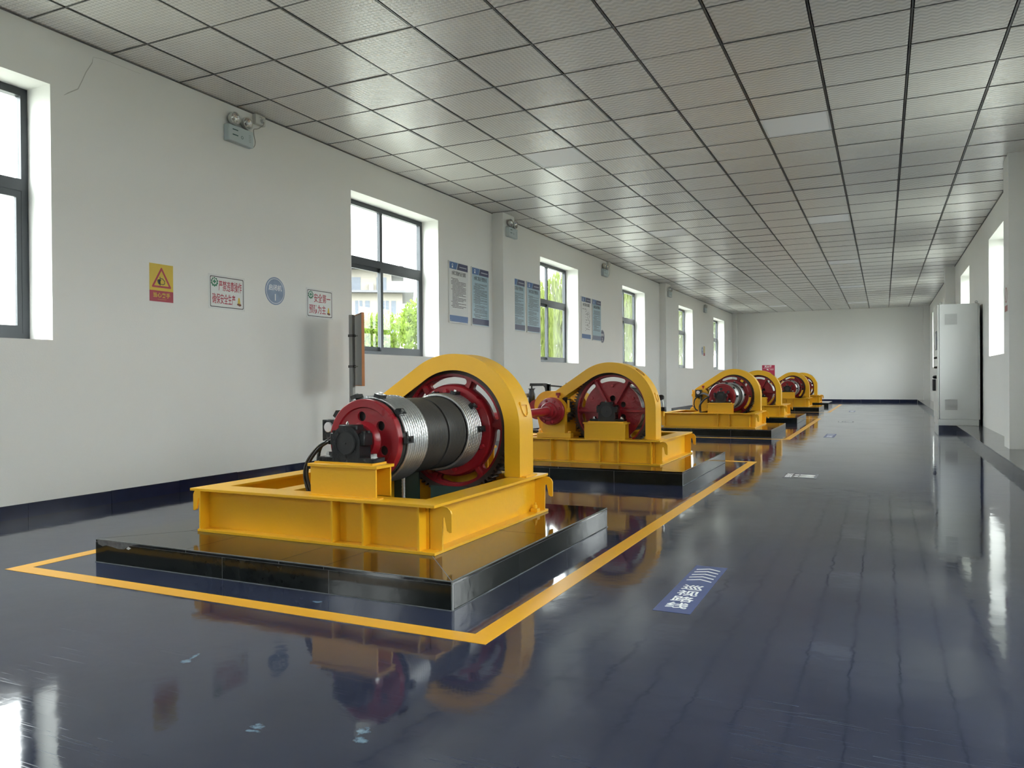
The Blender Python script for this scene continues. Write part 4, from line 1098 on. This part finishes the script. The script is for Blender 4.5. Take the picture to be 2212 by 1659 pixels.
def grille(z0):
    g = B().prism([rect(0.085, 0.285, z0, z0+0.20), rect(0.100, 0.270, z0+0.015, z0+0.185)], 'XZ', -0.006, 0.0).done('vent_grille', M_CAB, t, smooth=20)
    for k in range(14):
        z = z0+0.018+0.012*k
        B().box(0.100, 0.270, -0.004, 0.0, z, z+0.0065).done('grille_slat', mat('grille_slat_grey', (0.36, 0.365, 0.36), 0.5), g)
    return g
grille(1.575); grille(0.228)
for x, y in ((0.055, 0.04), (W_-0.03, 0.04)):
    B().tube([(x+0.017*cos(2*pi*i/16), y, Hc+0.022+0.017*sin(2*pi*i/16)) for i in range(17)], 0.0045, 8, smooth_path=False).done('lifting_eye', M_STEEL, t)

# ------------------------------------------------------------------ sign on a post behind the nearest hoist, seen almost edge-on
t = thing('post_sign', 'orange edged sign panel on a grey post, seen edge-on before the second window', 'sign', (-4.60, 6.09, 0))
B().prism([rect(-0.02, 0.02, -0.02, 0.02)], 'XY', 0.004, 1.495).done('post', M_POST, t, smooth=20)
B().box(-0.11, 0.11, -0.11, 0.11, 0, 0.006).done('base_plate', M_POST, t)
d = Vector((-4.70+4.40, 6.27-5.99, 0)).normalized()
nrm = Vector((d.y, -d.x, 0))
pc = Vector(((-4.70-4.40)/2+4.60, (6.27+5.99)/2-6.09, 0))
b = B(); b.obox(pc+Vector((0, 0, 1.158)), d, nrm, Vector((0, 0, 1)), 0.215, 0.009, 0.340)
pn = b.done('sign_panel', M_POST, t)
for (o_, hx, hz) in ((d*-0.2175, 0.004, 0.344), (d*0.2175, 0.004, 0.344)):
    B().obox(pc+o_+Vector((0, 0, 1.158)), d, nrm, Vector((0, 0, 1)), hx, 0.013, hz).done('panel_edge', M_BORDER, pn)
for z_ in (1.499, 0.817): B().obox(pc+Vector((0, 0, z_)), d, nrm, Vector((0, 0, 1)), 0.215, 0.013, 0.004).done('panel_edge', M_BORDER, pn)
B().obox(pc+nrm*0.0095+Vector((0, 0, 1.158)), d, nrm, Vector((0, 0, 1)), 0.213, 0.001, 0.338).done('panel_face', M_BORDER, pn)
for z_ in (1.295, 1.0):
    B().prism([rect(-0.026, 0.026, -0.026, 0.026), rect(-0.0205, 0.0205, -0.0205, 0.0205)], 'XY', z_-0.012, z_+0.012).done('post_clamp', mat('dull_clamp', (0.12, 0.12, 0.12), 0.4, metal=0.6), t, smooth=20)
    B().tube([Vector((0.024, 0, z_)), pc-nrm*0.008+Vector((0, 0, z_))], 0.006, 8).done('clamp_bolt', M_STEEL, t)

# ------------------------------------------------------------------ outside: ground, trees, far apartment block
B().box(-190, 110, -90, 210, -0.6, -0.5).done('ground', mat('outdoor_ground', (0.17, 0.175, 0.15), 0.9, vary=0.3, vscale=0.3), kind='structure')
def mat_leaf(name, col):
    m = bpy.data.materials.new(name); m.use_nodes = True
    nt = m.node_tree; nt.nodes.clear(); L = nt.links
    out = nt.nodes.new('ShaderNodeOutputMaterial'); mx = nt.nodes.new('ShaderNodeMixShader'); mx.inputs[0].default_value = 0.45
    df = nt.nodes.new('ShaderNodeBsdfDiffuse'); tl = nt.nodes.new('ShaderNodeBsdfTranslucent')
    oi = nt.nodes.new('ShaderNodeTexNoise'); oi.inputs['Scale'].default_value = 0.9
    tc = nt.nodes.new('ShaderNodeTexCoord'); L.new(tc.outputs['Object'], oi.inputs['Vector'])
    c = nt.nodes.new('ShaderNodeMix'); c.data_type = 'RGBA'
    c.inputs['A'].default_value = (*[v*0.55 for v in col], 1); c.inputs['B'].default_value = (*[v*1.5 for v in col], 1)
    L.new(oi.outputs['Fac'], c.inputs['Factor']); L.new(c.outputs['Result'], df.inputs['Color']); L.new(c.outputs['Result'], tl.inputs['Color'])
    L.new(df.outputs[0], mx.inputs[1]); L.new(tl.outputs[0], mx.inputs[2]); L.new(mx.outputs[0], out.inputs[0])
    return m
M_LEAF1 = mat_leaf('broad_leaves', (0.085, 0.125, 0.022)); M_LEAF2 = mat_leaf('willow_leaves', (0.105, 0.130, 0.035))
M_BARK = mat('bark', (0.10, 0.075, 0.05), 0.9, bump=0.5, bscale=12)
def tree_meshes(kind, seed):
    rg = random.Random(seed); b = B(); n = 5200
    blobs = [(rg.uniform(-.30, .30), rg.uniform(-.30, .30), rg.uniform(.40, .86), rg.uniform(.14, .24)) for _ in range(16)]
    for i in range(n):
        if kind == 0:
            bx, by, bz, br = rg.choice(blobs); v = Vector((rg.gauss(0, 1), rg.gauss(0, 1), rg.gauss(0, 1))).normalized()*br*rg.uniform(.6, 1)
            p = Vector((bx, by, bz))+v; l, w = rg.uniform(.018, .034), rg.uniform(.010, .017)
            d = Vector((rg.gauss(0, 1), rg.gauss(0, 1), rg.gauss(0, 1))).normalized()
        else:
            a = rg.uniform(0, 2*pi); r = rg.uniform(.08, .42); top = 1.0-.55*r*r*3; h = rg.uniform(.12, 1)**.8
            p = Vector((r*cos(a), r*sin(a), max(.15, top*h))); l, w = rg.uniform(.03, .05), rg.uniform(.006, .010)
            d = Vector((rg.gauss(0, .25), rg.gauss(0, .25), -1)).normalized()
        s_ = d.cross(Vector((rg.gauss(0, 1), rg.gauss(0, 1), rg.gauss(0, 1)))).normalized()
        b._add([p-d*l, p+s_*w, p+d*l, p-s_*w], [(0, 1, 2, 3)])
    fo = b.done('foliage', M_LEAF1 if kind == 0 else M_LEAF2, recalc=False)
    t = B().lathe('Z', (0, 0), [(0, .032), (.1, .026), (.45, .018), (.8, .006)], 10)
    for k in range(5):
        a = 2*pi*k/5+.4; t.tube([(0, 0, .33+.04*k), (.12*cos(a), .12*sin(a), .48+.04*k), (.24*cos(a), .24*sin(a), .56+.05*k)], .009, 6)
    tr = t.done('trunk', M_BARK)
    me = (fo.data, tr.data); bpy.data.objects.remove(fo); bpy.data.objects.remove(tr)
    return me
TM = {(k, v): tree_meshes(k, 10*k+v) for k in (0, 1) for v in (0, 1)}
TREES = [(0, -17.9, 25.0, 3.5, 'low leafy tree at the lower left of the second window'), (0, -17.2, 28.3, 4.2, 'leafy green tree in the middle of the second window'),
         (0, -18.4, 31.6, 4.6, 'leafy green tree at the right of the second window'), (1, -18.0, 39.5, 6.9, 'pale willow at the left of the third window'),
         (1, -17.6, 44.0, 7.4, 'drooping willow filling the third window'), (0, -18.5, 49.0, 6.6, 'green tree right of the willows in the third window'),
         (1, -17.6, 55.0, 9.2, 'tall willow at the left of the fourth window'), (0, -18.0, 60.5, 8.6, 'tall green tree filling the fourth window'),
         (1, -17.0, 71.0, 9.6, 'far willow seen through the fifth window'), (0, -17.5, 90.0, 10.5, 'farthest tree seen through the last window')]
for i, (k, x, y, hh, lab) in enumerate(TREES):
    t = thing('willow_tree' if k else 'leafy_tree', lab, 'tree', (x, y, -0.5), i*1.3, 'trees outside the left windows')
    f, tr = TM[(k, i % 2)]; wd = min(4.3, hh*0.78) if k == 0 else min(4.4, hh*0.62)
    for nm, me in (('foliage', f), ('trunk', tr)):
        o = link(nm, me, t); o.scale = (wd, wd, hh+0.5)
# far apartment block
ca = math.atan2(91.8, -60.6); t = thing('apartment_block', 'pale apartment block with grey eaves beyond the trees in the second window', 'building', (-60.6, 91.8, -0.5), ca-pi/2)
# local x runs to the left as seen from the camera (negative), local y away from it
M_BST = mat('pale_stone', (0.15, 0.138, 0.115), 0.8, vary=0.08, vscale=0.5); M_EAVE = mat('grey_eave', (0.055, 0.055, 0.06), 0.7)
M_BWIN = mat('block_window', (0.035, 0.045, 0.06), 0.4); M_BBAL = mat('balcony_panel', (0.10, 0.097, 0.09), 0.6)
B().box(-26, 0, 0, 14, 0, 13.6).done('lower_walls', M_BST, t)
B().box(-24, -1.6, 1.2, 13, 13.6, 17.0).done('upper_walls', M_BST, t)
B().box(-27, 1.6, -1.2, 15, 13.55, 13.85).done('eave', M_EAVE, t)
B().box(-25, 0.2, -0.4, 14, 17.0, 17.35).done('eave', M_EAVE, t)
for z in (1.0, 4.2, 7.4, 10.6):
    for k in range(7):
        x = -1.0-3.6*k
        w = B().box(x-1.9, x-0.9, -0.06, 0.05, z, z+1.9).done('window', M_BWIN, t)
        B().box(x-1.42, x-1.36, -0.10, -0.06, z, z+1.9).done('window_bar', M_WHITE, w)
        B().box(x-0.55, x+0.1, -0.06, 0.05, z, z+1.9).done('window', M_BWIN, t)
        B().box(x-2.0, x-0.8, -0.25, 0.0, z-0.95, z-0.25).done('spandrel', M_BBAL, t)
for k in range(6):
    x = -2.2-3.6*k
    B().box(x-1.4, x, 1.14, 1.25, 14.0, 15.9).done('window', M_BWIN, t)
    B().box(x-2.4, x-1.8, 0.2, 1.25, 13.85, 15.0).done('balcony_wall', M_BST, t)
o = B().box(-24.2, -24.0, 6.0, 20.0, -0.5, 2.75).done('boundary_wall', mat('weathered_white', (0.5, 0.5, 0.48), 0.8)); tag(o, 'low white wall outside the nearest left window', 'wall')
